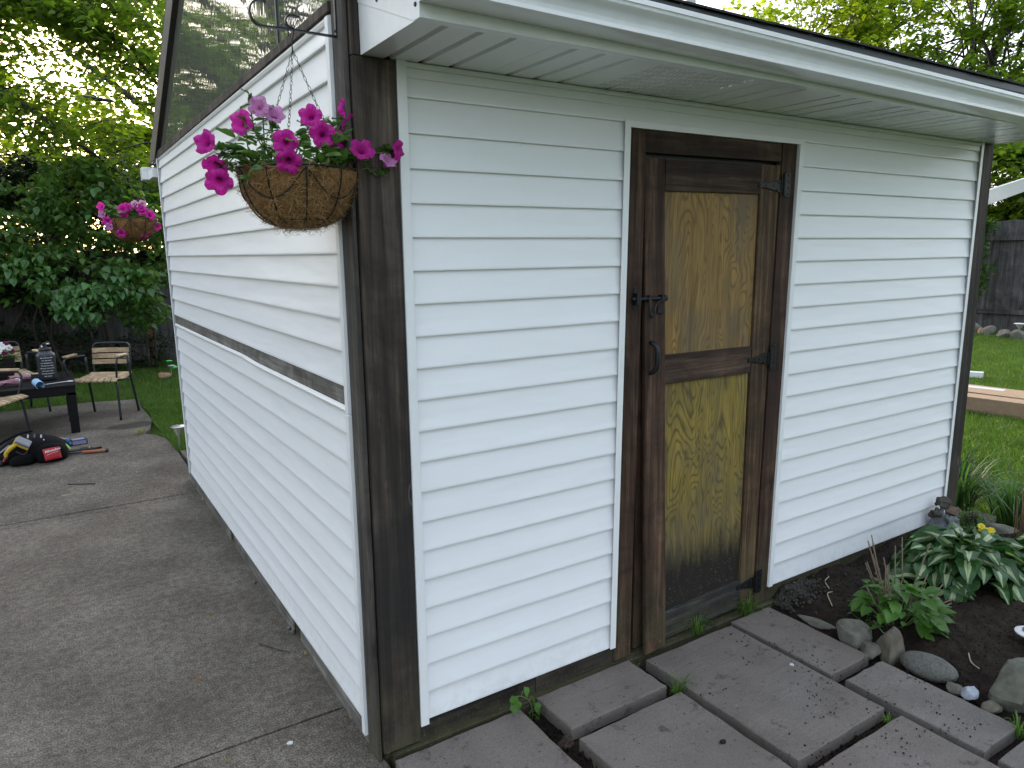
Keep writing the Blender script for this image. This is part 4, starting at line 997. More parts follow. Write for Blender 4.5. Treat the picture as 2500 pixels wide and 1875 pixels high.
    for _ in range(nleaf):
        a = q.uniform(0, 6.28); ra = rr*math.sqrt(q.random())*1.05; p = c+Vector((ra*math.cos(a), ra*math.sin(a), .012+q.random()**1.6*.085*rr/.165))
        if abs(p.x-c.x) < rr*1.1: place_leaf(PLM[q.randrange(4)], r, p, a-math.pi/2+q.gauss(0, .6), q.uniform(-.3, .8), q.gauss(0, .5), rr/.165*q.uniform(.03, .058))
    st.build('stems', STEM, r, smooth='all'); return r
FIB = NT('coir_strand', .8, .2); FIB.col(FIB.ramp(FIB.island(), (0, (.16, .08, .03)), (1, (.52, .33, .15)))); FIB = FIB.m
cv = lambda p: (CAMLOC-Vector(p)).normalized()
def towards(p, a, b_=0, k=.8): return (cv(p)*k+Vector((a, 0, b_)))
f1 = [((.002, .03, 2.085), (.1, .2), 0), ((-.385, .0, 1.960), (-.7, .35), 0), ((-.368, .02, 1.925), (-.3, -.8), 0), ((-.370, .0, 1.880), (-.1, -.4), 0), ((.108, -.03, 1.975), (.9, .0), 0), ((.082, -.03, 1.925), (.5, .7), 1),
      ((-.212, -.08, 1.972), (-.1, -.1), 0), ((-.122, -.10, 1.992), (.05, .05), 0), ((-.218, -.11, 1.925), (.0, -.3), 0), ((-.243, .03, 2.070), (-.2, .1), 1), ((-.128, -.04, 2.040), (-.1, .35), 0), 
      ((.0, -.06, 1.950), (.2, .6), 0), ((-.282, .04, 2.025), (-.6, .2), 0), ((-.055, .04, 2.000), (.5, -.1), 0), ((.010, .03, 2.068), (.4, -.7), 0), ((-.205, .06, 2.045), (.2, .5), 1)]
f1 = [(p, towards(p, *d), e) for p, d, e in f1]
bc = (-.148, .045, 1.908)
sp1 = [[(-.22, .045, 1.92), (-.26, .03, 2.0), (-.27, .03, 2.06), (-.275, .02, 2.10)], [(-.20, .045, 1.92), (-.215, .05, 2.02), (-.225, .05, 2.10)], [(-.28, .04, 1.915), (-.31, .0, 1.95), (-.345, .0, 1.955)], [(-.27, .0, 1.91), (-.32, -.02, 1.935), (-.36, -.01, 1.905)],
       [(-.03, .04, 1.92), (-.01, .02, 1.99), (.0, .02, 2.05)], [(-.02, .02, 1.92), (.03, -.02, 1.96), (.07, -.03, 1.965), (.10, -.03, 1.97)], [(-.0, .0, 1.91), (.03, -.03, 1.92), (.06, -.03, 1.90), (.075, -.03, 1.915)], [(-.27, .06, 1.92), (-.285, .03, 1.97), (-.29, .02, 2.03)], [(-.25, -.02, 1.91), (-.30, -.06, 1.90), (-.315, -.06, 1.86)], [(-.06, .04, 1.93), (-.05, .02, 2.0), (-.06, .0, 2.04)]]
basket('coir lined wire basket of magenta petunias hanging in front of the near corner post', bc, .162, (-.142, .045, 2.287), f1, 130, 61, sp1, 2600)
bc2 = (-.105, 4.90, 1.985); k2 = .192
f2 = []
for dx, dz, e in [(-.21, .09, 0), (-.20, .035, 1), (-.175, -.02, 0), (-.165, -.06, 1), (-.065, .075, 0), (-.06, .045, 0), (.045, .085, 0), (.065, .06, 0), (.075, .115, 1), (.15, -.03, 0), (.165, -.055, 0), (-.09, -.11, 0), (.07, -.11, 0), (-.03, .09, 0), (.02, .11, 1), (.12, .03, 0)]:
    p = (bc2[0]+dx, bc2[1]-.10+rnd.uniform(-.04, .04), bc2[2]+dz); f2.append((p, towards(p, dx*3, dz*2), e))
sp2 = [[(bc2[0]-.1, bc2[1], bc2[2]+.02), (bc2[0]-.15, bc2[1]-.05, bc2[2]+.07), (bc2[0]-.2, bc2[1]-.08, bc2[2]+.09)], [(bc2[0]+.1, bc2[1], bc2[2]+.02), (bc2[0]+.15, bc2[1]-.05, bc2[2]+.03), (bc2[0]+.19, bc2[1]-.08, bc2[2]-.06)],
       [(bc2[0]+.1, bc2[1]-.1, bc2[2]+.02), (bc2[0]+.17, bc2[1]-.12, bc2[2]-.03), (bc2[0]+.13, bc2[1]-.13, bc2[2]-.12)], [(bc2[0]+.05, bc2[1], bc2[2]+.02), (bc2[0]+.1, bc2[1]-.05, bc2[2]+.09)], [(bc2[0]-.05, bc2[1], bc2[2]+.02), (bc2[0]-.1, bc2[1]-.05, bc2[2]+.1)]]
basket('smaller looking coir basket of magenta petunias hanging beyond the far end of the side wall', bc2, k2, (bc2[0], bc2[1], 2.55), f2, 110, 71, sp2, 500)
# post with arm that carries the far basket (its foot is hidden behind the shed)
ap = root('plant_pole', 'thin black pole with a bent arm holding the far hanging basket', 'plant stand', (.30, 4.95, 0))
MB().tube(smoothpts([(.30, 4.95, -.05), (.30, 4.95, 2.3), (.26, 4.94, 2.55), (.10, 4.92, 2.62), (-.105, 4.90, 2.56)], 6), .006, 8).build('bent_pole', BLACKM, ap, smooth='all')

# ================================================================== GARDEN FURNITURE
SLAT = wood_mat('pale_slat_wood', (.30, .20, .11), (.46, .34, .21), (.58, .46, .31), 1, soot=.15)
SLATX = wood_mat('pale_back_slat_wood', (.30, .20, .11), (.46, .34, .21), (.58, .46, .31), 0, soot=.15)
def make_chair():
    r = root('garden_chair', 'x', 'chair', (0, 0, 0), group='slatted garden armchairs')
    for s in (-1, 1):
        fl = smoothpts([(s*.255, -.235, 0), (s*.245, -.215, .25), (s*.238, -.20, .375), (s*.215, -.15, .412), (s*.20, -.05, .415)], 5)
        MB().tube(fl, .0125, 8).build('leg', DARKM, r, smooth='all', local=True)
        rl = smoothpts([(s*.235, .235, 0), (s*.225, .165, .35), (s*.215, .13, .62)], 4)
        MB().tube(rl, .0125, 8).build('leg', DARKM, r, smooth='all', local=True)
        ar = smoothpts([(s*.225, -.17, .405), (s*.245, -.20, .50), (s*.26, -.215, .59), (s*.262, -.195, .635), (s*.26, -.14, .648), (s*.25, .05, .640), (s*.225, .14, .635)], 5)
        MB().tube(ar, .0105, 8).build('arm_tube', DARKM, r, smooth='all', local=True)
        b = MB().box(s*.26-.024, s*.26+.024, -.20, .02, .656, .676); b.build('armrest', SLAT, r, bevel=.006, local=True)
    fr = smoothpts([(-.215, -.15, .408), (-.21, .18, .385), (-.19, .225, .40), (-.195, .235, .52), (-.195, .262, .69), (-.175, .268, .74), (-.12, .272, .755), (.12, .272, .755), (.175, .268, .74), (.195, .262, .69), (.195, .235, .52), (.19, .225, .40), (.21, .18, .385), (.215, -.15, .408)], 5)
    MB().tube(fr, .0115, 8).build('back_frame', DARKM, r, smooth='all', local=True)
    b = MB().tube([(-.22, -.16, .402), (.22, -.16, .402)], .010, 8); b.tube([(-.2, .19, .388), (.2, .19, .388)], .010, 8); b.build('seat_frame', DARKM, r, local=True)
    for k in range(8):
        x = -.215+.0614*k; b = MB(); w = .027
        for i in range(9):
            y = -.255+i*.058; sag = -.022*math.sin(math.pi*min(1, max(0, (i-1)/7)))-(.02 if i == 0 else 0)+(.004 if i == 8 else 0); e = .92+.0*i
            xx = x*(1.07-.025*i)
            for dx, dz in ((-w, 0), (w, 0), (w, .013), (-w, .013)): b.v.append(Vector((xx+dx, y, .428+sag+dz)))
        for i in range(8):
            for k2_ in range(4): b.f.append((4*i+k2_, 4*i+(k2_+1) % 4, 4*i+4+(k2_+1) % 4, 4*i+4+k2_))
        b.f += [(3, 2, 1, 0), (32, 33, 34, 35)]
        b.build('seat_slat', SLAT, r, local=True)
    for k in range(3):
        z = .555+k*.062; b = MB(); y0 = .228+(z-.52)*.16
        for i in range(9):
            u = i/8*2-1; yy = y0+.024*(1-u*u)*1.0-.012
            for dy, dz in ((-.007, -.024), (.007, -.024), (.007, .024), (-.007, .024)): b.v.append(Vector((u*.192, yy+dy, z+dz)))
        for i in range(8):
            for k2_ in range(4): b.f.append((4*i+k2_, 4*i+(k2_+1) % 4, 4*i+4+(k2_+1) % 4, 4*i+4+k2_))
        b.f += [(3, 2, 1, 0), (32, 33, 34, 35)]
        b.build('back_slat', SLATX, r, local=True)
    return r
def copy_tree(o, parent=None):
    c = o.copy(); COL.objects.link(c)
    if parent: c.parent = parent
    for ch in list(o.children): copy_tree(ch, c)
    return c
ch1 = make_chair(); ch1.location = (-.365, 6.66, .002); ch1.rotation_euler = (0, 0, R(-29)); ch1['label'] = 'pale slatted garden armchair right of the black table, its whole back in view'
ch2 = copy_tree(ch1); ch2.location = (-1.36, 5.78, .002); ch2.rotation_euler = (0, 0, R(62)); ch2['label'] = 'pale slatted garden armchair in front of the table, cut off by the left edge'
ch3 = copy_tree(ch1); ch3.location = (-1.19, 7.42, .002); ch3.rotation_euler = (0, 0, R(20)); ch3['label'] = 'pale slatted garden armchair mostly hidden behind the dark planter'
ch4 = None
tb = root('patio_table', 'low black slatted patio table with bottle, cup and tools on top', 'table', (-1.25, 6.5, 0))
TW = plain('black_table_wood', (.009, .008, .009), .6, 0, .15, bscale=30, bstr=.3)
TX0, TX1, TY0, TY1, TZ = -1.86, -.635, 5.96, 7.02, .462
for x in (TX0, TX1-.075):
    for y in (TY0, TY1-.075): MB().box(x, x+.075, y, y+.075, .002, TZ-.06).build('leg', TW, tb, bevel=.003)
MB().box(TX0, TX1, TY0, TY0+.03, TZ-.085, TZ-.006).build('apron', TW, tb, bevel=.003); MB().box(TX0, TX1, TY1-.03, TY1, TZ-.085, TZ-.006).build('apron', TW, tb, bevel=.003)
MB().box(TX0, TX0+.03, TY0+.031, TY1-.031, TZ-.085, TZ-.006).build('apron', TW, tb, bevel=.003); MB().box(TX1-.03, TX1, TY0+.031, TY1-.031, TZ-.085, TZ-.006).build('apron', TW, tb, bevel=.003)
MB().box(TX1-.09, TX1+.006, TY0-.006, TY1+.006, TZ-.005, TZ+.012).build('edge_board', TW, tb, bevel=.003); MB().box(TX0-.006, TX1-.092, TY0-.006, TY0+.085, TZ-.005, TZ+.012).build('edge_board', TW, tb, bevel=.003)
for k in range(7):
    y0 = TY0+.09+k*.135; MB().box(TX0, TX1-.094, y0, y0+.125, TZ-.006, TZ+.009).build('tabletop_slat', TW, tb, bevel=.003)
# water bottle
bt = root('water_bottle', 'large black water bottle with white time marks standing on the table', 'bottle', (-.845, 6.46, TZ+.012))
BOT = plain('translucent_black_bottle', (.018, .022, .030), .35, bscale=6, bstr=.2)
bz = TZ+.0125; bcx, bcy = -.845, 6.46
MB().lathe([(.068, 0), (.076, .006), (.078, .02), (.080, .13), (.084, .23), (.084, .248), (.078, .264), (.062, .278), (.056, .284), (.056, .292), (.050, .296)], 28, (bcx, bcy, bz)).build('body', BOT, bt, smooth=50)
MB().lathe([(.054, .292), (.055, .294), (.055, .318), (.050, .324), (.020, .328), (.018, .345), (.001, .347)], 24, (bcx, bcy, bz)).build('cap', BLACKP, bt, smooth=50)
b = MB().tube([(bcx-.03, bcy-.02, bz+.32), (bcx-.028, bcy-.02, bz+.345), (bcx+.0, bcy-.02, bz+.365), (bcx+.035, bcy-.015, bz+.378), (bcx+.045, bcy-.01, bz+.36)], .010, 8); b.build('carry_loop', BLACKP, bt, smooth='all')
WH = plain('white_print', (.72, .73, .74), .5, bstr=0)
b = MB().ball((bcx-.022, bcy-.045, bz+.338), (.008, .008, .011), 10, 6); b.build('spout_button', WH, bt, smooth=True)
b = MB().ball((bcx+.030, bcy-.035, bz+.362), (.016, .006, .007), 10, 6); b.build('strap_tip', WH, bt, smooth=True)
def text_mesh(s, size, mat, shear=0, bold=0, depth=.0006):
    cu = bpy.data.curves.new('lettering', 'FONT'); cu.body = s; cu.size = size; cu.shear = shear; cu.offset = bold; cu.extrude = depth; cu.resolution_u = 2
    o = bpy.data.objects.new('lettering', cu); COL.objects.link(o); dg = bpy.context.evaluated_depsgraph_get(); me = bpy.data.meshes.new_from_object(o.evaluated_get(dg))
    bpy.data.objects.remove(o); me.materials.clear(); me.materials.append(mat); return me
lines = ['7AM  GOOD MORNING', '9AM  KEEP GOING', '11AM  REMEMBER GOAL', '1PM  HALF WAY THERE', "3PM  DON'T GIVE UP NOW", '5PM  ALMOST DONE', '7PM  KEEP DRINKING IT', '9PM  FINISHED']
face = math.atan2(CAMLOC.y-bcy, CAMLOC.x-bcx)
for k, s_ in enumerate(lines):
    me = text_mesh(s_, .0105, WH, bold=.0003); z = .225-k*.0262; a = np.zeros(len(me.vertices)*3); me.vertices.foreach_get('co', a); a = a.reshape(-1, 3); w_ = a[:, 0].max(); rad = .0805+.004*max(0, (z-.13)/.1)+.0006
    th = face+(a[:, 0]-w_*.5)/rad+.05; V = np.stack([rad*np.cos(th)+a[:, 2]*np.cos(th), rad*np.sin(th)+a[:, 2]*np.sin(th), a[:, 1]+z], 1); me.vertices.foreach_set('co', V.ravel().astype(np.float32)); me.update()
    link('lettering', me, bt)
# planter with white vinca
pl = root('planter', 'dark square planter of white flowers at the far left of the table', 'planter', (-1.30, 6.93, TZ+.012))
b = MB(); z0 = TZ+.012
b.add([(-1.47, 6.80, z0), (-1.14, 6.80, z0), (-1.14, 7.0, z0), (-1.47, 7.0, z0), (-1.49, 6.775, z0+.205), (-1.115, 6.775, z0+.205), (-1.115, 7.02, z0+.205), (-1.49, 7.02, z0+.205)], [(0, 3, 2, 1), (0, 1, 5, 4), (1, 2, 6, 5), (2, 3, 7, 6), (3, 0, 4, 7)])
DB = plain('dark_brown_planter', (.014, .011, .011), .6, 0, .2, bscale=8, bstr=.5)
b.build('pot', DB, pl, bevel=.004)
MB().box(-1.48, -1.125, 6.785, 7.01, z0+.17, z0+.185).build('potting_soil', SOIL, pl)
WP = petal_mat('white_petal', (.80, .82, .80), (.86, .87, .84), (.7, .6, .62)); BP = petal_mat('burgundy_petal', (.10, .01, .05), (.16, .02, .08), (.03, 0, .01))
WF = petunia('flower', WP, .032, .006, 3, .0); BF = petunia('flower', BP, .028, .008, 4, .1)
for k in range(16):
    p = Vector((rnd.uniform(-1.47, -1.15), rnd.uniform(6.76, 6.95), z0+rnd.uniform(.25, .35)))
    o = link('flower', BF if k % 4 == 3 else WF, pl); o.location = p-pl.location; aim(o, cv(p)+Vector((rnd.gauss(0, .3), 0, .6)), k)
for p, m in (((-1.20, 6.78, z0+.325), WF), ((-1.235, 6.77, z0+.285), WF), ((-1.15, 6.8, z0+.31), WF), ((-1.17, 6.85, z0+.345), BF), ((-1.125, 6.8, z0+.27), BF)):
    o = link('flower', m, pl); o.location = Vector(p)-pl.location; aim(o, cv(p)+Vector((.1, 0, .3)))
for k in range(110): place_leaf(PLM[k % 4], pl, (rnd.uniform(-1.49, -1.11), rnd.uniform(6.76, 7.0), z0+rnd.uniform(.16, .30)), rnd.uniform(0, 6.28), rnd.uniform(-.2, .9), rnd.gauss(0, .4), rnd.uniform(.04, .07))
# cup
LB_ = plain('pale_blue_sleeve', (.28, .50, .72), .5, bstr=.05)
b = MB(); prof_ = [(.036, 0), (.037, .13), (.034, .13), (.033, .004)]
b.lathe(prof_, 24); b.f = b.f[:-1]; b.xf(Matrix.Translation((-.945, 6.08, TZ+.052)) @ Matrix.Rotation(R(14), 4, 'Z') @ Matrix.Rotation(R(97), 4, 'X'))
tag(b.build('foam_sleeve', LB_, smooth=50), 'pale blue foam can sleeve lying on the black table', 'can sleeve')
# tin snips and sunglasses-like trim scraps
sc = root('scissors', 'steel scissors lying near the right corner of the table', 'scissors', (-.76, 6.16, TZ+.018))
ST = plain('bright_steel', (.45, .46, .48), .3, .8, bstr=.05)
b = MB(); zz = TZ+.018
for a in (.22, .38): b.tube([(-.76-.12*math.cos(a), 6.13-.05*math.sin(a)*1.5, zz), (-.70, 6.16, zz+.002), (-.66, 6.17+.03*(a-.3)*6, zz)], [.002, .006, .004], 6)
b.build('blades', ST, sc, smooth=True)
for dy in (-.022, .022): MB().tube([(-.665+.022*math.cos(t), 6.185+dy+.015*math.sin(t), zz) for t in [2*math.pi*k/12 for k in range(13)]], .0035, 6, False).build('handle_ring', ST, sc, smooth=True)
PK = plain('mauve_foil', (.32, .16, .20), .35, .3, bscale=14, bstr=.9)
for nm, (x, y), s_, lb in (('crumpled_wrapper', (-1.08, 6.50), .05, 'crumpled mauve and white wrapper on the table left of the blue sleeve'), ('rolled_wrapper', (-1.16, 6.22), .04, 'rolled mauve wrapper on the table edge behind the near chair arm')):
    q = random.Random(x); wr = root(nm, lb, 'wrapper', (x, y, TZ+.012)); b = MB().tube([(x-.09, y-.03, TZ+.045), (x-.03, y+.01, TZ+.055), (x+.03, y, TZ+.05), (x+.07, y+.02, TZ+.05)], [.030, .022, .028, .034], 9, False)
    for v in b.v: v += Vector((q.uniform(-.006, .006), q.uniform(-.006, .006), q.uniform(-.006, .006)))
    b.build('roll', PK, wr)
    b = MB().tube([(x+.06+.026*math.cos(t), y+.02+.010*math.sin(t*2), TZ+.055+.026*math.sin(t)) for t in [2*math.pi*k/10 for k in range(11)]], .006, 5, False); b.build('rim', WH, wr)

# ================================================================== TOOL BAG AND TOOLS ON THE PATIO
CLOTH = plain('black_canvas', (.007, .007, .008), .9, 0, .12, bscale=300, bstr=.5)
REDP = plain('red_patch', (.42, .012, .022), .6, bscale=120, bstr=.3)
YEL = plain('yellow_plastic', (.55, .36, .02), .45); GRYP = plain('grey_pouch_window', (.20, .21, .23), .35, bscale=50, bstr=.3)
bag = root('tool_bag', 'slumped black tool bag with a red lettered patch lying on the concrete', 'tool bag', (-1.0, 5.05, 0))
def lumpy(name, secs, mat, parent, n=14, smooth='all', jit=.008, seed=1):
    """secs: (x, y, halfwidth_y, z0, z1) stations along x, superellipse section"""
    q = random.Random(seed); b = MB(); k = len(secs)
    for (x, y, hw, z0, z1) in secs:
        for i in range(n):
            a = 2*math.pi*i/n; cx_, sx_ = math.cos(a), math.sin(a)
            b.v.append(Vector((x+q.uniform(-jit, jit), y+math.copysign(abs(cx_)**.7, cx_)*hw+q.uniform(-jit, jit), (z0+z1)/2+math.copysign(abs(sx_)**.7, sx_)*(z1-z0)/2+q.uniform(-jit, jit))))
    for s in range(k-1):
        for i in range(n): b.f.append((s*n+i, s*n+(i+1) % n, (s+1)*n+(i+1) % n, (s+1)*n+i))
    b.f += [tuple(range(n-1, -1, -1)), tuple(range((k-1)*n, k*n))]
    o = b.build(name, mat, parent, smooth=smooth); m = o.modifiers.new('sub', 'SUBSURF'); m.levels = 1; m.render_levels = 1; return o
lumpy('body', [(-1.30, 5.12, .08, .002, .06), (-1.24, 5.10, .13, .002, .13), (-1.12, 5.08, .17, .002, .21), (-1.0, 5.06, .17, .002, .225), (-.88, 5.06, .16, .002, .20), (-.79, 5.07, .14, .002, .155), (-.755, 5.08, .10, .01, .11)], CLOTH, bag, 16, seed=3)
lumpy('side_pocket', [(-1.18, 4.93, .03, .004, .06), (-1.12, 4.925, .05, .004, .10), (-1.04, 4.93, .055, .004, .12), (-.99, 4.94, .03, .004, .10)], CLOTH, bag, 12, seed=4)
lumpy('front_pocket', [(-.99, 4.93, .035, .004, .14), (-.95, 4.915, .05, .003, .165), (-.86, 4.925, .055, .003, .160), (-.79, 4.95, .05, .003, .135), (-.765, 4.97, .02, .01, .09)], CLOTH, bag, 12, seed=5)
lumpy('shoulder_strap', [(-1.40, 5.3, .02, .01, .03), (-1.32, 5.28, .03, .06, .085), (-1.2, 5.25, .03, .15, .175), (-1.08, 5.2, .03, .215, .235), (-.98, 5.16, .03, .225, .245)], CLOTH, bag, 8, seed=6)
M_ = Matrix.Translation((-.875, 4.862, .082)) @ Matrix.Rotation(R(20), 4, 'Z') @ Matrix.Rotation(R(68), 4, 'X')
b = MB()
for i in range(7):
    for j in range(5): b.v.append(M_ @ Vector(((i/6-.5)*.125, (j/4-.5)*.098, .006*math.cos((i/6-.5)*3)+.004*math.sin(i*1.7+j))))
b.f = [(i*5+j, (i+1)*5+j, (i+1)*5+j+1, i*5+j+1) for i in range(6) for j in range(4)]
o = b.build('red_patch', REDP, bag, smooth='all'); sm = o.modifiers.new('s', 'SOLIDIFY'); sm.thickness = .004; sm.offset = 1
me = text_mesh('Milwaukee', .028, WH, shear=.35, bold=.0005); o = link('lettering', me, bag); o.matrix_local = Matrix.Translation(-bag.location) @ M_ @ Matrix.Translation((-.056, .012, .0135)) @ Matrix.Rotation(R(6), 4, 'Z')
o = MB().prism([(-.045, -.006), (.045, .010), (.046, .0125), (-.045, -.0035)], 2, .0118, .0128); o.xf(M_); o.build('lettering_stroke', WH, bag)
for k, (x, y, z, m) in enumerate([(-1.03, 4.97, .228, WH), (-.985, 4.975, .226, GRYP), (-.94, 4.985, .212, WH), (-.925, 4.95, .18, WH)]):
    MB().tube([(x, y, z-.012), (x+.004, y, z+.014)], .006 if k < 3 else .004, 8).build('marker_cap', m, bag, smooth=True)
b = MB().ball((-1.245, 5.0, .03), (.045, .04, .035), 12, 8); b.ball((-1.20, 5.02, .02), (.02, .02, .018), 8, 6)
b.build('buckle', DARKM, bag, smooth=True)
lumpy('grey_flap', [(-1.30, 5.04, .015, .06, .07), (-1.25, 5.02, .02, .095, .108), (-1.19, 5.0, .02, .14, .155), (-1.16, 5.0, .012, .165, .175)], GRYP, bag, 8, seed=9)
# yellow tape/drill shell on the bag
dr = root('yellow_power_tool', 'yellow and black power tool with a clear grey case lid lying on the bag', 'power tool', (-1.1, 4.95, .2))
T_ = Matrix.Translation((-1.075, 4.925, .205)) @ Matrix.Rotation(R(-28), 4, 'Y') @ Matrix.Rotation(R(-25), 4, 'X')
T_ = Matrix.Translation((-1.065, 4.915, .195)) @ Matrix.Rotation(R(35), 4, 'Y') @ Matrix.Rotation(R(35), 4, 'X')
MB().box(-.055, .055, -.036, .036, -.008, .018).xf(T_).build('clear_lid', GRYP, dr, bevel=.006)
MB().box(-.058, .058, -.040, .038, -.026, -.0085).xf(T_).build('case', YEL, dr, bevel=.004)
b = MB().tube(smoothpts([(-1.10, 4.90, .195), (-1.15, 4.90, .165), (-1.185, 4.90, .125), (-1.19, 4.90, .095)], 4), [.016, .016, .016, .018, .018, .018, .017, .016, .016, .015, .014, .013, .013], 10)
b.build('handle', YEL, dr, smooth='all')
me = text_mesh('DEWALT', .016, BLACKP, bold=.0006); o = link('lettering', me, dr); o.matrix_local = Matrix.Translation(-dr.location) @ Matrix.Translation((-1.178, 4.8845, .128)) @ Matrix.Rotation(R(10), 4, 'Z') @ Matrix.Rotation(R(80), 4, 'X') @ Matrix.Rotation(R(48), 4, 'Z')
MB().tube(smoothpts([(-1.12, 4.9, .13), (-1.07, 4.89, .10), (-1.04, 4.9, .13), (-1.06, 4.91, .17)], 4), .006, 8).build('trigger_guard', BLACKP, dr, smooth='all')
MB().tube([(-1.19, 4.90, .09), (-1.21, 4.90, .06)], [.012, .009], 10).build('tip', plain('dark_red_tip', (.2, .03, .03), .4), dr, smooth=True)
# small coloured things between bag and level
b = MB().tube([(-.87, 5.1, .165), (-.80, 5.12, .14), (-.77, 5.13, .13)], [.012, .014, .010], 10); tag(b.build('screwdriver', plain('tan_handle', (.3, .24, .18), .4), smooth=True), 'short tan handled screwdriver poking out of the tool bag', 'screwdriver')
b = MB().ball((-.765, 5.2, .10), (.024, .02, .032), 12, 8); b.ball((-.74, 5.2, .07), (.014, .014, .018), 10, 6); tag(b.build('chalk_reel', plain('blue_plastic', (.05, .16, .38), .4), smooth=True), 'small blue reel standing behind the tool bag', 'reel')
b = MB().tube([(-.785, 5.04, .12), (-.765, 5.02, .095), (-.745, 5.0, .07)], [.006, .012, .006], 8); tag(b.build('carabiner', plain('lime_plastic', (.22, .55, .10), .4), smooth=True), 'lime green clip hanging from the right end of the tool bag', 'clip')
lv = root('spirit_level', 'black tool case with a pale lilac face lying behind the bag', 'tool case', (-.69, 5.56, .002))
lm_ = Matrix.Translation((-.72, 5.45, .003)) @ Matrix.Rotation(R(8), 4, 'Z')
MB().box(-.17, .115, -.045, .045, 0, .045).xf(lm_).build('case', BLACKP, lv, bevel=.005)
MB().box(-.005, .105, -.0465, -.0455, .006, .039).xf(lm_).build('label_face', plain('lilac_face', (.28, .29, .46), .4), lv)
MB().box(-.002, .1, -.030, .035, .0455, .0465).xf(lm_).build('label_face', plain('lilac_face_top', (.28, .29, .46), .4), lv)
pr_ = root('hammer', 'orange brown handled tool pointing right from under the bag', 'hammer', (-.6, 5.02, .02))
MB().tube([(-.66, 5.04, .019), (-.60, 5.02, .019), (-.50, 4.995, .019), (-.485, 4.99, .019)], [.013, .015, .015, .013], 12).build('grip', plain('orange_handle', (.32, .10, .035), .45), pr_, smooth=True)
MB().tube([(-.485, 4.99, .019), (-.462, 4.984, .019)], [.016, .014], 12).build('end_cap', BLACKP, pr_, smooth=True)
MB().tube([(-.80, 5.07, .019), (-.66, 5.04, .019)], .009, 8).build('shaft', DARKM, pr_)
pn = root('snips', 'black bladed snips lying beyond the orange brown handle', 'snips', (-.6, 5.15, .02))
MB().prism([(-.78, 5.10), (-.60, 5.09), (-.545, 5.075), (-.545, 5.10), (-.60, 5.125), (-.78, 5.13)], 2, .02, .032).build('lower_arm', BLACKP, pn, bevel=.004)
MB().prism([(-.665, 5.23), (-.60, 5.20), (-.545, 5.175), (-.50, 5.165), (-.55, 5.15), (-.62, 5.165), (-.67, 5.19)], 2, .004, .02).build('upper_arm', BLACKP, pn, bevel=.004)
MB().prism([(-.57, 5.175), (-.49, 5.165), (-.50, 5.16), (-.57, 5.158)], 2, .021, .023).build('blade', ST, pn)
for x, y in ((-.60, 5.14), (-.60, 5.11)): MB().ball((x, y, .034), .005, 8, 5).build('rivet', ST, pn, smooth=True)

# ================================================================== SMALL THINGS LEFT OF THE SHED
def solar(name, label, x, y, h, cap_r, mat_cap, z=0):
    r = root(name, label, 'solar light', (x, y, z))
    CL = plain(name+'_lens', (.38, .40, .30), .2, bstr=0)
    MB().tube([(x, y, z-.03), (x, y, z+h*.55)], .008, 8).build('stake', ST, r, smooth=True)
    MB().lathe([(.014, h*.55), (.020, h*.60), (cap_r*.55, h*.78), (cap_r*.68, h*.93)], 20, (x, y, z)).build('lens', CL, r, smooth=50)
    MB().lathe([(cap_r, h*.93), (cap_r*1.02, h*.945), (cap_r*.8, h*.985), (cap_r*.35, h)], 24, (x, y, z)).build('cap', mat_cap, r, smooth=50)
    return r
solar('solar_light', 'small steel solar path light against the far lower corner of the side wall', .075, 4.74, .215, .062, ST)
solar('solar_light', 'small white solar path light among the stones below the far fence at right', 14.62, 4.22, .26, .10, WH)
# white disc light cut by the right edge
wl_ = root('solar_light', 'white round topped garden light at the right edge beside the big boulder', 'solar light', (2.49, -.90, 0))
MB().tube([(2.49, -.90, -.02), (2.49, -.90, .11)], .009, 10).build('stake', ST, wl_, smooth=True)
MB().lathe([(.05, .10), (.056, .103), (.057, .108), (.050, .112)], 28, (2.49, -.90, 0)).build('cap', WH, wl_, smooth=50)
MB().lathe([(.03, .1125), (.030, .12), (.024, .126), (.001, .127)], 24, (2.49, -.90, 0)).build('panel', plain('blueish_panel', (.25, .27, .42), .25), wl_, smooth=50)
def rock(name, label, c, r, seed, mat, cat='rock', parts=9, rough=.18, group=None, rot=0, sub=3, facets=True):
    """angular boulder: ball cut by random planes"""
    q = random.Random(seed); b = MB().ball((0, 0, 0), 1, 22, 14)
    pl_ = []
    for _ in range(parts):
        n = Vector((q.gauss(0, 1), q.gauss(0, 1), q.gauss(0, .8))).normalized(); pl_.append((n, q.uniform(.55, .85)))
    for v in b.v:
        if facets:
            for n, d in pl_:
                k = v.dot(n)
                if k > d: v -= n*(k-d)*.92
        v *= 1+rough*.25*math.sin(v.x*5+seed)*math.sin(v.y*6+v.z*4+seed)
        v += Vector((q.uniform(-1, 1), q.uniform(-1, 1), q.uniform(-1, 1)))*rough*.06
    b.xf(Matrix.Rotation(rot, 4, 'Z') @ Matrix.Diagonal((r[0], r[1], r[2], 1)))
    me = b.mesh(name, mat, smooth=(32 if facets else 'all')); o = link(name, me); o.location = c
    return tag(o, label, cat, group)
RK1 = rock_mat('olive_grey_rock', (.085, .082, .066), (.155, .150, .125), (.24, .235, .20), 1.6)
RK2 = rock_mat('brown_stained_rock', (.07, .055, .035), (.16, .145, .115), (.26, .25, .21), 1.3)
RK3 = rock_mat('smooth_cobble', (.095, .095, .085), (.135, .135, .120), (.17, .17, .155), 9)
RK4 = rock_mat('white_mottled_boulder', (.065, .065, .040), (.155, .155, .13), (.52, .54, .56), 1.4)
RK5 = rock_mat('bluish_white_stone', (.28, .31, .38), (.42, .45, .52), (.55, .58, .64), 2)
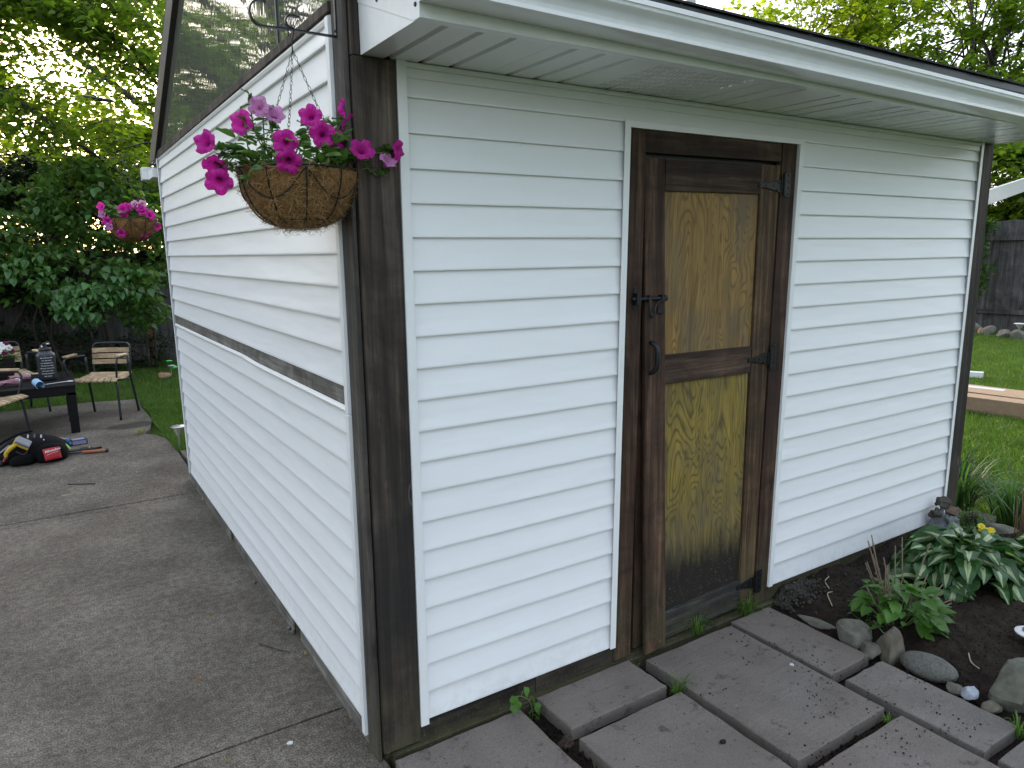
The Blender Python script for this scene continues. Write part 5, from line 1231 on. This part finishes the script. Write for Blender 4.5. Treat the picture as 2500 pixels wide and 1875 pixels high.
RK6 = rock_mat('pinkish_stone', (.22, .13, .08), (.34, .21, .14), (.42, .29, .20), 3)
rock('slate_sliver', 'thin wedge of slate lying along the bed edge behind the small paving stone', (1.985, -.265, .012), (.105, .030, .022), 2, RK1, rot=R(-78))
rock('rock', 'largest angular grey rock, leftmost of the row edging the bed', (1.985, -.435, .045), (.095, .075, .072), 5, RK1, rot=.3)
rock('rock', 'small faceted grey rock leaning against the front of the largest angular one', (1.945, -.535, .03), (.055, .048, .045), 8, RK1, rot=.8)
rock('rock', 'upright pointed rock with a rusty brown stain, left of the oval cobble', (1.990, -.595, .055), (.060, .055, .095), 11, RK2, rot=.5, parts=8)
rock('cobble', 'smooth oval grey cobble in the row edging the bed', (2.005, -.745, .040), (.060, .105, .050), 3, RK3, facets=False, rough=.04, rot=R(12))
rock('rock', 'small round grey stone right of the oval cobble', (1.965, -.865, .025), (.030, .032, .028), 14, RK1, rough=.1)
rock('rock', 'bluish white chip of stone in the row edging the bed', (1.975, -.915, .028), (.036, .028, .030), 17, RK5, parts=12)
rock('rock', 'small flat yellowish stone between the bluish chip and the big boulder', (1.965, -.995, .022), (.055, .038, .026), 19, RK2)
rock('boulder', 'large white and olive mottled boulder at the right edge of the picture', (2.09, -1.04, .070), (.15, .125, .105), 23, RK4, rot=.4, parts=10)
rock('rock', 'long low stone behind the hosta at the lawn edge beside the post', (3.84, -.04, .035), (.16, .06, .055), 27, RK1, rot=R(-50))
rock('rock', 'wedge shaped stone behind the yellow flower at the lawn edge', (3.72, -.24, .035), (.14, .07, .06), 29, RK1, rot=R(-62))
rock('stone', 'pinkish tan stone on the grass beside the far shed corner shrubs', (.50, 8.92, .045), (.085, .06, .06), 31, RK6, parts=6, cat='stone')
for k, (x, y, s) in enumerate([(14.85, 5.12, .16), (14.6, 4.72, .15), (14.35, 4.36, .13), (14.2, 4.05, .15), (14.75, 4.95, .09)]):
    rock('border_stone', ['tallest grey stone of the border below the far fence', 'round grey stone of the far border, second from the left', 'mid grey stone of the far border between two larger ones', 'pale stone of the far border nearest the right edge', 'low reddish lump behind the far border stones'][k], (x, y, s*.4), (s, s*.9, s*(1.1 if k == 0 else .8)), 40+k, RK1 if k != 4 else RK6, group='stones edging the bed below the far fence', cat='stone')
ty = root('solar_toy', 'lime green and silver garden ornament on a stake behind the pinkish stone', 'ornament', (.60, 9.0, 0))
LM = plain('lime_glow_plastic', (.10, .62, .12), .4)
MB().tube([(.60, 9.0, -.02), (.60, 9.0, .18)], .005, 6).build('stake', ST, ty)
b = MB().ball((.58, 8.98, .235), (.045, .03, .010), 12, 6); b.build('top_disc', LM, ty, smooth=True)
b = MB().ball((.60, 8.97, .165), (.05, .02, .016), 10, 6); b.build('wing', ST, ty, smooth=True)
b = MB().ball((.645, 8.98, .14), (.035, .02, .022), 10, 6); b.build('body', LM, ty, smooth=True)

# ================================================================== CARDBOARD BOXES AND DOWNSPOUT ON THE LAWN
CARD = plain('cardboard', (.36, .25, .16), .85, bscale=25, bstr=.15, var=.2); CARDI = plain('cardboard_inside', (.28, .185, .11), .9)
cb = root('cardboard_box', 'long open tan cardboard carton lying on the lawn, its front wall nearest', 'box', (7.6, 1.5, 0))
d0 = Vector((-.09, .42, 0)).normalized(); 
def cq(name, A, B, z0, z1, th=.012, mat=CARD):
    A, B = Vector(A), Vector(B); n = Vector((B.y-A.y, A.x-B.x)).normalized()*th
    return MB().add([(A.x, A.y, z0), (B.x, B.y, z0), (B.x+n.x, B.y+n.y, z0), (A.x+n.x, A.y+n.y, z0), (A.x, A.y, z1), (B.x, B.y, z1), (B.x+n.x, B.y+n.y, z1), (A.x+n.x, A.y+n.y, z1)],
                    [(0, 3, 2, 1), (4, 5, 6, 7), (0, 1, 5, 4), (1, 2, 6, 5), (2, 3, 7, 6), (3, 0, 4, 7)]).build(name, mat, cb)
MB().prism([(7.10, 2.2), (7.40, -.3), (7.62, -.25), (7.32, 2.2)], 2, -.02, .15).build('front_carton', CARD, cb, bevel=.004)
b = MB().prism([(7.32, 2.2), (7.62, -.25), (7.72, -.22), (7.44, 2.2)], 2, .0, .11); b.build('middle_fold', CARDI, cb, bevel=.004)
b2 = root('cardboard_box', 'second tan carton with printed top lying behind the open one on the lawn', 'box', (7.9, 1.6, 0))
MB().prism([(7.46, 2.6), (7.74, -.2), (8.20, -.1), (7.95, 2.6)], 2, -.02, .135).build('carton', CARD, b2, bevel=.004)
MB().prism([(7.80, 1.9), (7.86, 1.55), (7.98, 1.57), (7.92, 1.92)], 2, .1352, .1362).build('paper_label', plain('shipping_label', (.62, .62, .62), .6), b2)
INK = plain('brown_ink', (.10, .07, .055), .8)
b = MB()
for k in range(9):
    y = 1.25-k*.10; b.prism([(7.93+.010*k, y), (7.935+.010*k, y-.07), (7.965+.010*k, y-.066), (7.96+.010*k, y+.003)], 2, .1352, .1358)
setstuff(b.build('printing', INK, b2))
dsp = MB().add([(9.0, 3.2, .0), (9.33, 2.42, .0), (9.42, 2.45, .0), (9.09, 3.23, .0), (9.0, 3.2, .07), (9.33, 2.42, .07), (9.42, 2.45, .075), (9.09, 3.23, .075)], [(0, 1, 5, 4), (4, 5, 6, 7), (2, 3, 7, 6), (3, 0, 4, 7)])
o = dsp.build('gutter_offcut', ALU); o.modifiers.new('s', 'SOLIDIFY').thickness = .004
tag(o, 'short white length of gutter lying on the lawn beyond the cartons', 'gutter offcut')

# ================================================================== FLOWER BED PLANTS
def gh(x, y): return float(bedh(np.array([[x]]), np.array([[y]]))[0, 0])
HOST = uvleaf_mat('hosta_leaf', (.034, .098, .026), (.40, .50, .26), .34, .2, (.05, .10, .04), 1.0, .3)
def hosta_leaf(seed):
    q = random.Random(seed); V = []; F = []; UV = []; n = 9; L = 1; tw = q.uniform(-.5, .5); wv = q.uniform(.02, .045); cur = q.uniform(.35, .8); pin = q.uniform(.12, .35)
    for i in range(n+1):
        t = i/n; w = .33*math.sin(math.pi*t**.62)**.8*(1-.25*t) if 0 < t < 1 else .006
        z = .10*math.sin(t*2)-cur*t*t*.62; y = t*(1-.18*cur*t); tr = tw*(t-.4)*.9
        for a in (-1, -.7, -.35, 0, .35, .7, 1):
            x = a*w; zz = pin*abs(a)*w*1.6+wv*math.sin(t*14+seed+a)*abs(a)**1.5-.012*math.cos(a*9)*(1 if abs(a) < .9 else 0)
            V.append((x*math.cos(tr)-zz*math.sin(tr), y, z+x*math.sin(tr)+zz*math.cos(tr))); UV.append((.5+a*.5, t))
    for i in range(n):
        for j in range(6): F.append((i*7+j, i*7+j+1, (i+1)*7+j+1, (i+1)*7+j))
    me = bpy.data.meshes.new('leaf'); me.from_pydata(V, [], F); uvl = me.uv_layers.new(name='UVMap')
    for p in me.polygons:
        p.use_smooth = True
        for li in p.loop_indices: uvl.data[li].uv = UV[me.loops[li].vertex_index]
    me.materials.append(HOST); return me
HM = [hosta_leaf(k) for k in range(10)]
def hosta(label, cx, cy, rx, ry_, H, n, seed, lsz=(.125, .185)):
    q = random.Random(seed); z0 = gh(cx, cy); r = root('hosta_plant', label, 'plant', (cx, cy, z0)); st = MB()
    for k in range(n):
        f = (k+.5)/n; a = k*2.39996+q.gauss(0, .2); ra = math.sqrt(f); x = cx+rx*ra*math.cos(a)*.72+q.gauss(0, .02); y = cy+ry_*ra*math.sin(a)*.72+q.gauss(0, .02)
        z = z0+H*(1-.62*ra**2.0)+q.uniform(-.03, .02); L = q.uniform(*lsz)*(1-.15*(ra < .3))
        st.tube(bez((cx+.05*math.cos(a), cy+.05*math.sin(a), z0-.01), (cx+.4*(x-cx), cy+.4*(y-cy), z0+(z-z0)*.8), (x, y, z), 5), .0035, 5, False)
        p = q.uniform(-.1, .25)-ra*.75+.15
        place_leaf(HM[q.randrange(10)], r, (x, y, z), a-math.pi/2+q.gauss(0, .6), p+q.gauss(0, .22), q.gauss(0, .5), L)
    st.build('stalks', STEM, r, smooth='all'); return r
hosta('big clump of green and cream variegated hosta in the bed before the statue', 2.88, -.44, .37, .31, .185, 130, 5)
hosta('second variegated hosta cut by the right edge behind the big clump', 3.34, -.66, .30, .26, .15, 60, 6)
HYD = uvleaf_mat('hydrangea_leaf', (.065, .160, .022), (0, 0, 0), 0, .35, (.11, .22, .04), rough=.3)
hm = [ovate('leaf', HYD, 1, .66, 6, .16, .25, .25, k) for k in range(5)]
hz = gh(2.2, -.5); hy = root('hydrangea_bush', 'small bright green hydrangea with bare cut canes in the dark soil', 'bush', (2.20, -.50, hz)); q = random.Random(14)
for k in range(24):
    a = q.uniform(0, 6.28); rr_ = q.uniform(.01, .05); sp = q.uniform(.04, .22); H_ = q.uniform(.22, .40)*(1-.9*max(0, sp-.12))
    if k < 7: a = q.uniform(-.9, .3); sp = q.uniform(.17, .27); H_ = q.uniform(.10, .17)
    p0 = Vector((2.2+rr_*math.cos(a), -.5+rr_*math.sin(a), hz-.01)); p1 = Vector((2.2+sp*math.cos(a), -.5+sp*math.sin(a)*.9, hz+H_))
    cane = MB().tube([p0, p0.lerp(p1, .5)+Vector((q.uniform(-.012, .012), q.uniform(-.012, .012), .012)), p1], [.0032, .0028, .0026], 6)
    m = p0.lerp(p1, .62); cane.ball(m, .0042, 6, 4); cane.ball(p0.lerp(p1, .9), .004, 6, 4); cane.build('cane', DRYSTEM, hy, smooth='all')
for k in range(130):
    a = q.uniform(0, 6.28); ra = math.sqrt(q.random()); x = 2.20+.165*ra*math.cos(a); y = -.51+.15*ra*math.sin(a); z = hz+.03+q.random()*.17*(1-.45*ra*ra)+.02*(x < 2.15)
    place_leaf(hm[q.randrange(5)], hy, (x, y, z), a-math.pi/2+q.gauss(0, .5), q.uniform(-.35, .55), q.gauss(0, .35), q.uniform(.045, .085))
b = MB()
for k in range(26):
    a = q.uniform(0, 6.28); b.tube([(2.2+.03*math.cos(a), -.5+.03*math.sin(a), hz), (2.2+.13*math.cos(a), -.51+.12*math.sin(a), hz+q.uniform(.06, .18))], .002, 5, False)
b.build('green_stem', STEM, hy)
# tiny volunteer plants
def sprig(name, label, cat, x, y, z, n, sz, mats, hgt, spread, seed, up=.4):
    q = random.Random(seed); r = root(name, label, cat, (x, y, z)); b = MB()
    for k in range(n):
        a = q.uniform(0, 6.28); p = Vector((x+q.uniform(0, spread)*math.cos(a), y+q.uniform(0, spread)*math.sin(a), z+q.uniform(.2, 1)*hgt))
        b.tube([(x, y, z), tuple(p)], .0012, 4, False); place_leaf(mats[q.randrange(len(mats))], r, p, a-math.pi/2, q.uniform(-.2, up), q.gauss(0, .3), q.uniform(.7, 1.2)*sz)
    b.build('stem', STEM, r); return r
sprig('seedling', 'tiny green seedling in the soil in front of the hydrangea', 'seedling', 2.26, -.69, gh(2.26, -.69), 7, .035, hm, .03, .03, 3)
sprig('creeping_weed', 'small round leaved weed at the foot of the hydrangea, left side', 'weed', 2.10, -.42, gh(2.10, -.42), 9, .03, hm, .03, .07, 4)
# climbing weed below the left run of siding
sd_ = root('vine_seedling', 'young vine with heart shaped leaves sprouting below the siding between two paving stones', 'weed', (.555, -.06, -.02))
vm = [ovate('leaf', HYD, 1, .8, 5, .18, .15, 0, 20+k) for k in range(3)]
q = random.Random(8); st = MB()
main = smoothpts([(.56, -.075, -.02), (.552, -.085, .03), (.535, -.09, .075), (.505, -.085, .10), (.475, -.08, .105)], 4); st.tube(main, [.0016]*len(main), 5, False)
for k, (dx, dz) in enumerate([(-.09, .085), (-.085, .12), (-.06, .09), (-.03, .135), (.0, .085), (.008, .055), (.015, .03), (-.012, .02), (.03, .02), (.02, .0), (-.004, -.01), (.028, .05)]):
    p = Vector((.548+dx, -.088, dz+.0)); st.tube([min(main, key=lambda m: (Vector(m)-p).length), p], .0010, 4, False)
    place_leaf(vm[k % 3], sd_, p, math.pi+q.gauss(0, .6), -1.15+q.gauss(0, .25), q.gauss(0, .3), q.uniform(.034, .05) if k < 6 else q.uniform(.018, .028))
st.build('stem', STEM, sd_)
# dried stems and daylily clump by the far post
def tuft(name, label, cat, c, n, H_, spread, w, mat, seed, arch=.5, kind=None, parts=True, part='leaf'):
    q = random.Random(seed); c = Vector(c)
    r = root(name, label, cat, c) if parts else None; allb = MB()
    for k in range(n):
        a = q.uniform(0, 6.28); rad = q.uniform(0, .04)*spread/.15; p0 = c+Vector((rad*math.cos(a), rad*math.sin(a), 0)); s = q.uniform(.25, 1)*spread; h = H_*q.uniform(.6, 1.1)
        p2 = p0+Vector((s*math.cos(a), s*math.sin(a), h*(1-arch*q.uniform(.2, 1.1)))); p1 = p0+Vector((s*.35*math.cos(a), s*.35*math.sin(a), h*1.15)); P = bez(p0, p1, p2, 7)
        b = MB() if parts else allb; side = Vector((-math.sin(a), math.cos(a), 0)); base = len(b.v)
        for i, p in enumerate(P): ww = w*(1-(i/7)**2)+.0003; b.v += [p-side*ww, p+side*ww+Vector((0, 0, .0)), ]
        for i in range(7): b.f.append((base+2*i, base+2*i+1, base+2*i+3, base+2*i+2))
        if parts: b.build(part, mat, r, smooth='all')
    if not parts: return tag(link(name, allb.mesh(name, mat, smooth='all')), label, cat, kind=kind)
    return r
DLY = leaf_mat('daylily_leaf', (.025, .075, .016), (.07, .15, .032), .3, by='obj', rough=.5)
tuft('daylily_clump', 'tall arching green daylily clump behind the right hand corner post', 'plant', (3.98, .14, -.02), 260, .44, .42, .0065, DLY, 7, .75)
tuft('daylily_clump', 'looser arching grassy clump at the lawn edge right of the daylily', 'plant', (4.10, -.14, -.02), 120, .36, .38, .0055, DLY, 17, .7)
q = random.Random(19)
ds = root('dry_stem_clump', 'clump of bare reddish grey dry stems at the right edge behind the hosta', 'shrub', (3.70, -.42, 0))
RED = plain('reddish_dry_stem', (.16, .085, .06), .8)
for k in range(38):
    a = q.uniform(0, 6.28); s = q.uniform(0, .10); h = q.uniform(.14, .36); x = 3.70+s*math.cos(a); y = -.42+s*1.1*math.sin(a)
    MB().tube([(x, y, -.02), (x-.02-.06*h+q.uniform(-.03, .03), y+q.uniform(-.04, .04), h)], [.0045, .002], 5).build('dry_stem', RED if k % 3 else DRYSTEM, ds)
pr = root('primrose', 'small plant with ruffled yellow flowers behind the hosta', 'flower', (3.43, -.30, .03)); YP = petal_mat('yellow_petal', (.80, .66, .04), (.86, .76, .08), (.75, .50, .02))
YF_ = [petunia('flower', YP, .019, .008, 30+k, .1) for k in range(2)]
for k in range(9):
    p = Vector((3.42+q.uniform(-.03, .035), -.30+q.uniform(-.03, .03), .135+q.uniform(-.022, .025))); o = link('flower', YF_[k % 2], pr); o.location = p-pr.location; aim(o, cv(p)+Vector((q.gauss(0, .4), 0, .5+q.gauss(0, .3))))
for k in range(34): place_leaf(hm[k % 5], pr, (3.43+q.uniform(-.08, .08), -.28+q.uniform(-.07, .08), .03+q.uniform(.01, .06)), q.uniform(0, 6.28), q.uniform(-.1, .6), 0, q.uniform(.05, .075))
MB().tube([(3.43, -.30, .0), (3.42, -.30, .12)], .004, 5).build('stem', STEM, pr)
fe = blob_tree('low_herb', 'low feathery green herb between the statue and the stones', 'herb', (3.66, -.10, .0), [(3.66, -.12, .06, .12, .10, .05)], 1500, .022, LILAC, 77, .003, csize=.04, ncl=30, twig=.002, trunk_h=.03)
GT = leaf_mat('grass_tuft_blade', (.07, .15, .02), (.14, .24, .05), .35, by='island')
for (x, y, z, n, h, lb) in ((1.79, -.035, .0, 90, .11, 'grass tuft at the foot of the door hinge side beside the small paving stone'), (1.46, -.035, .02, 40, .10, 'sparse grass tuft growing from the sill below the door'), (1.095, -.28, -.01, 34, .10, 'thin grass wisps in the joint between three paving stones'),
                        (.555, -.46, -.02, 40, .05, 'small mossy tuft in the joint at the bottom edge of the picture'), (1.09, -.055, -.01, 14, .03, 'tiny yellowish weed between sill and paving stones below the door frame'), (1.90, -1.11, .0, 30, .08, 'grass wisps at the corner of the rightmost paving stone'), (1.60, -.82, -.01, 40, .04, 'mossy tuft in the joint before the big paving stone'), (1.0, -.82, -.01, 20, .03, 'tiny leafy weed by the front corner of the big paving stone')):
    tuft('grass_tuft', lb, 'grass tuft', (x, y, z), n, h, h*.8, .0012, GT, int(x*100), .5, parts=False)
tuft('grass_tuft', 'pale yellowish grass blades growing through the far edge of the concrete', 'grass tuft', (-.16, 5.55, 0), 60, .06, .10, .0015, leaf_mat('pale_blade', (.22, .25, .07), (.35, .36, .14), .3), 3, .3, parts=False)
# soil crumbs, stones in joints, debris
def crumbs(name, label, pts, s0, s1, mat, seed):
    q = np.random.default_rng(seed); n = len(pts); O = np.array([(1, 0, 0), (-1, 0, 0), (0, 1, 0), (0, -1, 0), (0, 0, 1), (0, 0, -1)], float); s = q.uniform(s0, s1, n)**1
    V = pts[:, None]+O[None]*s[:, None, None]*q.uniform(.6, 1.3, (n, 6, 1))+q.normal(0, .15, (n, 6, 3))*s[:, None, None]
    f = np.array([(0, 2, 4), (2, 1, 4), (1, 3, 4), (3, 0, 4), (2, 0, 5), (1, 2, 5), (3, 1, 5), (0, 3, 5)]); F = (np.arange(n)[:, None, None]*6+f).reshape(-1, 3)
    return tag(link(name, npmesh(name, V.reshape(-1, 3), F, mat)), label, 'soil', kind='stuff')
sq = np.random.default_rng(8); n = 9000; X = sq.uniform(1.96, 3.9, n); Y = sq.uniform(-1.7, .0, n); k_ = ~((X > 3.5) & (Y > -.02)); X, Y = X[k_], Y[k_]
Z = bedh(X[None], Y[None])[0]
crumbs('soil_crumbs', 'loose crumbs of dark soil over the flower bed', np.stack([X, Y, Z], 1), .002, .007, SOIL, 1)
n = 420; X = 1.98+np.abs(sq.normal(0, .13, n)); Y = -.03-np.abs(sq.normal(0, .06, n)); CL = rock_mat('grey_soil_clod', (.03, .027, .023), (.06, .053, .046), (.09, .08, .07), 20)
crumbs('soil_clods', 'heap of grey brown clods beside the door sill and the small paving stone', np.stack([X, Y, bedh(X[None], Y[None])[0]+sq.uniform(.0, .012, n)], 1), .006, .013, CL, 2)
n = 1500; X = []; Y = []
for _ in range(n):
    gsel = sq.integers(0, 5); t_ = sq.random()
    if gsel == 0: X.append(.56+sq.normal(0, .02)); Y.append(-.05-t_*.5)
    elif gsel == 1: X.append(1.10+sq.normal(0, .012)); Y.append(-.05-t_*.9)
    elif gsel == 2: X.append(1.1+t_*.55); Y.append(-.815+sq.normal(0, .012))
    elif gsel == 3: X.append(1.648+sq.normal(0, .01)); Y.append(-.55-t_*.7)
    else: X.append(1.9+sq.normal(0, .02)+.02); Y.append(-.05-t_*1.3)
crumbs('joint_soil', 'dark crumbs and grit in the joints between the paving stones', np.stack([X, Y, np.full(n, -.012)+sq.uniform(-.01, .008, n)], 1), .002, .007, SOIL, 3)
n = 700; X = sq.uniform(1.12, 1.92, n); Y = sq.uniform(-1.1, -.1, n); w_ = vn(X, Y, 9, 9) > .55; X, Y = X[w_], Y[w_]
crumbs('spilled_soil', 'specks of dark soil scattered on the paving stones nearest the bed', np.stack([X, Y, np.full(len(X), .036)], 1), .0012, .0045, SOIL, 4)
rock('soil_clump', 'dark lump of soil lying on the large paving stone at the bottom edge', (.985, -.598, .037), (.012, .010, .008), 3, SOIL, cat='soil', rough=.6)
rock('soil_clump', 'crumpled dark dead leaf clump in the joint between the left paving stones', (.565, -.275, .0), (.030, .026, .022), 4, rock_mat('dead_leaf_brown', (.03, .02, .016), (.06, .04, .03), (.09, .06, .05), 12), cat='dead leaf', rough=1.2)
# litter on the concrete
LY = plain('dry_leaf_yellow', (.38, .33, .12), .7); LO = plain('dry_leaf_rust', (.28, .13, .07), .7)
dm = [ovate('leaf', LY, .045, .030, 4, .4, .4, .3, 1), ovate('leaf', LO, .035, .028, 4, .4, .4, .3, 2)]
for k, (x, y, m, lb) in enumerate([(-.275, 1.385, 0, 'small yellow fallen leaf on the concrete beyond the twig'), (-.015, .80, 0, 'pale curled leaf at the wall foot right of the twig'), (-.44, .86, 1, 'rust brown bit of leaf left of the twig'), (-.37, 1.17, 1, 'pale brown fallen leaf on the middle of the concrete'),
                            (-.44, .28, 0, 'yellow fallen leaf near the bottom edge, on the nearest slab'), (-.005, .27, 0, 'narrow yellow leaf against the wall foot near the corner post'), (.0, 3.6, 0, 'dry leaf at the far foot of the side wall'), (-.02, 3.16, 0, 'small dry leaf by the wall near the far joint'), (-.33, 4.17, 0, 'tiny yellow leaf on the far concrete'), (-.25, 4.54, 0, 'small olive leaf on the far concrete near the lawn')]):
    o = link('fallen_leaf', dm[m]); o.location = (x, y, .006); o.rotation_euler = (rnd.gauss(0, .3), rnd.gauss(0, .3), rnd.uniform(0, 6)); s = rnd.uniform(.6, 1.0); o.scale = (s, s, s); tag(o, lb, 'leaf', 'fallen leaves on the concrete')
TWG = plain('dark_twig', (.035, .025, .02), .8)
tag(MB().tube(smoothpts([(-.162, .985, .006), (-.13, .925, .010), (-.10, .885, .006), (-.068, .842, .006)], 4), [.0028]*5+[.002]*5+[.0014]*3, 6).build('twig', TWG, smooth='all'), 'curved dark twig lying on the concrete near the side wall', 'twig')
tag(MB().tube([(-.79, 4.11, .006), (-.70, 4.05, .008), (-.62, 4.01, .006)], .004, 6).build('twig', TWG), 'straight thin twig on the far concrete in front of the tool bag', 'twig')
tag(MB().tube([(-.84, 3.83, .005), (-.79, 3.81, .006)], .005, 6).build('twig', LY), 'short pale stick on the concrete nearer than the straight twig', 'twig')
PS = plain('pale_stalk', (.42, .38, .28), .8)
for k, (pts, lb) in enumerate([([(2.13, -.44, .03), (2.10, -.50, .05), (2.09, -.55, .05)], 'pale curved stalk beside the stained upright rock'), ([(2.20, -.80, .03), (2.16, -.83, .04), (2.14, -.87, .04)], 'pale stalk on the soil right of the oval cobble'),
                               ([(2.34, -.08, .03), (2.28, -.10, .035), (2.24, -.15, .03)], 'thin pale root on the soil near the siding'), ([(2.22, -.18, .03), (2.15, -.20, .035), (2.10, -.26, .03)], 'longer thin root on the soil above the slate wedge')]):
    P = [(x, y, gh(x, y)+.008) for x, y, z in pts]; tag(MB().tube(smoothpts(P, 4), .0022, 6).build('stalk', PS, smooth='all'), lb, 'stalk')
for k, (x, y) in enumerate([(-.01, 1.0), (-.015, 1.05), (-.03, 1.62), (.0, 2.35)]):
    rock('pebble', ['larger pale pebble at the wall foot beyond the curled leaf', 'smaller pebble at the wall foot just past the pale one', 'grey crumb of stone at the wall foot by the hairline crack', 'bit of grit at the wall foot halfway along'][k], (x, y, .008), (.012, .010, .009), 60+k, RK1, cat='pebble', group='pebbles along the side wall foot')
WS = plain('bird_dropping', (.60, .63, .62), .6)
for k, (x, y, z, s) in enumerate([(-.235, .262, .0015, .011), (.235, -.26, .0302, .008), (1.58, -.43, .0342, .010)]):
    q = random.Random(k); tag(MB().prism([(x+s*q.uniform(.6, 1.1)*math.cos(a), y+s*q.uniform(.6, 1.1)*math.sin(a)) for a in [i*.63 for i in range(10)]], 2, z, z+.002).build('bird_dropping', WS), ['white dropping on the nearest concrete slab', 'pale dropping on the left paving stone at the bottom edge', 'white smear on the big paving stone before the door'][k], 'dropping')

# ================================================================== READING GIRL STATUE
STN = rock_mat('statue_stone', (.075, .082, .09), (.16, .17, .175), (.28, .28, .26), 12); STD = rock_mat('statue_hair_stone', (.035, .030, .028), (.085, .075, .062), (.20, .18, .13), 22)
stt = root('girl_statue', 'small grey stone statue of a seated girl reading a book against the siding', 'statue', (3.36, -.075, .045))
def SP(x, y, z): return Vector((x, y, z))
b = MB()
b.tube([(0, 0, -.02), (0, 0, .03), (.004, 0, .075), (.008, 0, .115), (.016, 0, .135)], [.058, .055, .040, .030, .018], 14)
b.ball((.045, -.01, .035), (.07, .055, .038), 14, 8)            # lap and skirt
b.tube([(.02, -.02, .05), (.075, -.025, .095), (.085, -.025, .09), (.11, -.02, .02)], [.030, .022, .022, .018], 10)
b.tube([(.02, .02, .05), (.075, .025, .090), (.085, .025, .085), (.11, .02, .02)], [.030, .022, .022, .018], 10)
for s in (-1, 1):
    b.tube([(.010, s*.026, .122), (.022, s*.042, .098), (.042, s*.042, .066)], [.013, .011, .010], 9)
    b.tube([(.042, s*.042, .066), (.072, s*.036, .086), (.098, s*.022, .108)], [.010, .009, .0075], 9)
    for f in range(4): b.tube([(.095, s*(.018+.004*f), .106+.003*f), (.112, s*(.014+.003*f), .114+.003*f)], .0028, 5)
    b.tube([(.098, s*.022, .110), (.104, s*.014, .122)], .003, 5)
b.tube([(.014, 0, .13), (.026, 0, .152)], [.012, .011], 8)
b.ball((.038, 0, .172), (.027, .024, .030), 14, 10)
b.tube([(.062, 0, .165), (.068, 0, .158)], [.005, .003], 6)
o = b.build('figure', STN, stt, local=True, smooth='all'); m = o.modifiers.new('r', 'REMESH'); m.mode = 'VOXEL'; m.voxel_size = .0032; m.use_smooth_shade = True
b = MB(); q = random.Random(3)
b.ball((.030, 0, .186), (.034, .030, .028), 14, 9)
for k in range(46):
    a = q.uniform(0, 6.28); t_ = q.random(); b.ball((.030+.030*math.cos(a)*(1-.2*t_)-.012*t_, .028*math.sin(a), .190-.022*t_+q.uniform(-.006, .008)), q.uniform(.006, .011), 6, 5)
for k in range(16): b.ball((-.020+q.uniform(-.014, .012), q.uniform(-.02, .02), .150-q.random()*.035), q.uniform(.008, .014), 7, 5)
o = b.build('hair', STD, stt, local=True, smooth='all'); m = o.modifiers.new('r', 'REMESH'); m.mode = 'VOXEL'; m.voxel_size = .0032; m.use_smooth_shade = True
b = MB().add([(.085, -.030, .112), (.085, .030, .112), (.122, .030, .140), (.122, -.030, .140), (.083, -.030, .1165), (.083, .030, .1165), (.120, .030, .1445), (.120, -.030, .1445)], [(0, 3, 2, 1), (4, 5, 6, 7), (0, 1, 5, 4), (1, 2, 6, 5), (2, 3, 7, 6), (3, 0, 4, 7)])
b.build('book', rock_mat('brown_stone_book', (.12, .07, .05), (.18, .12, .09), (.25, .2, .15), 20), stt, local=True, bevel=.001)
b = MB()
for k in range(5): b.tube(smoothpts([(.0+.01*k, -.050, .07), (.02+.012*k, -.060, .03-.004*k), (.06+.008*k, -.052, .015)], 3), .0028, 5)
b.build('dress_fold', STN, stt, local=True, smooth='all')
stt.scale = (1.12, 1.12, 1.12); stt.rotation_euler = (0, 0, R(-12))
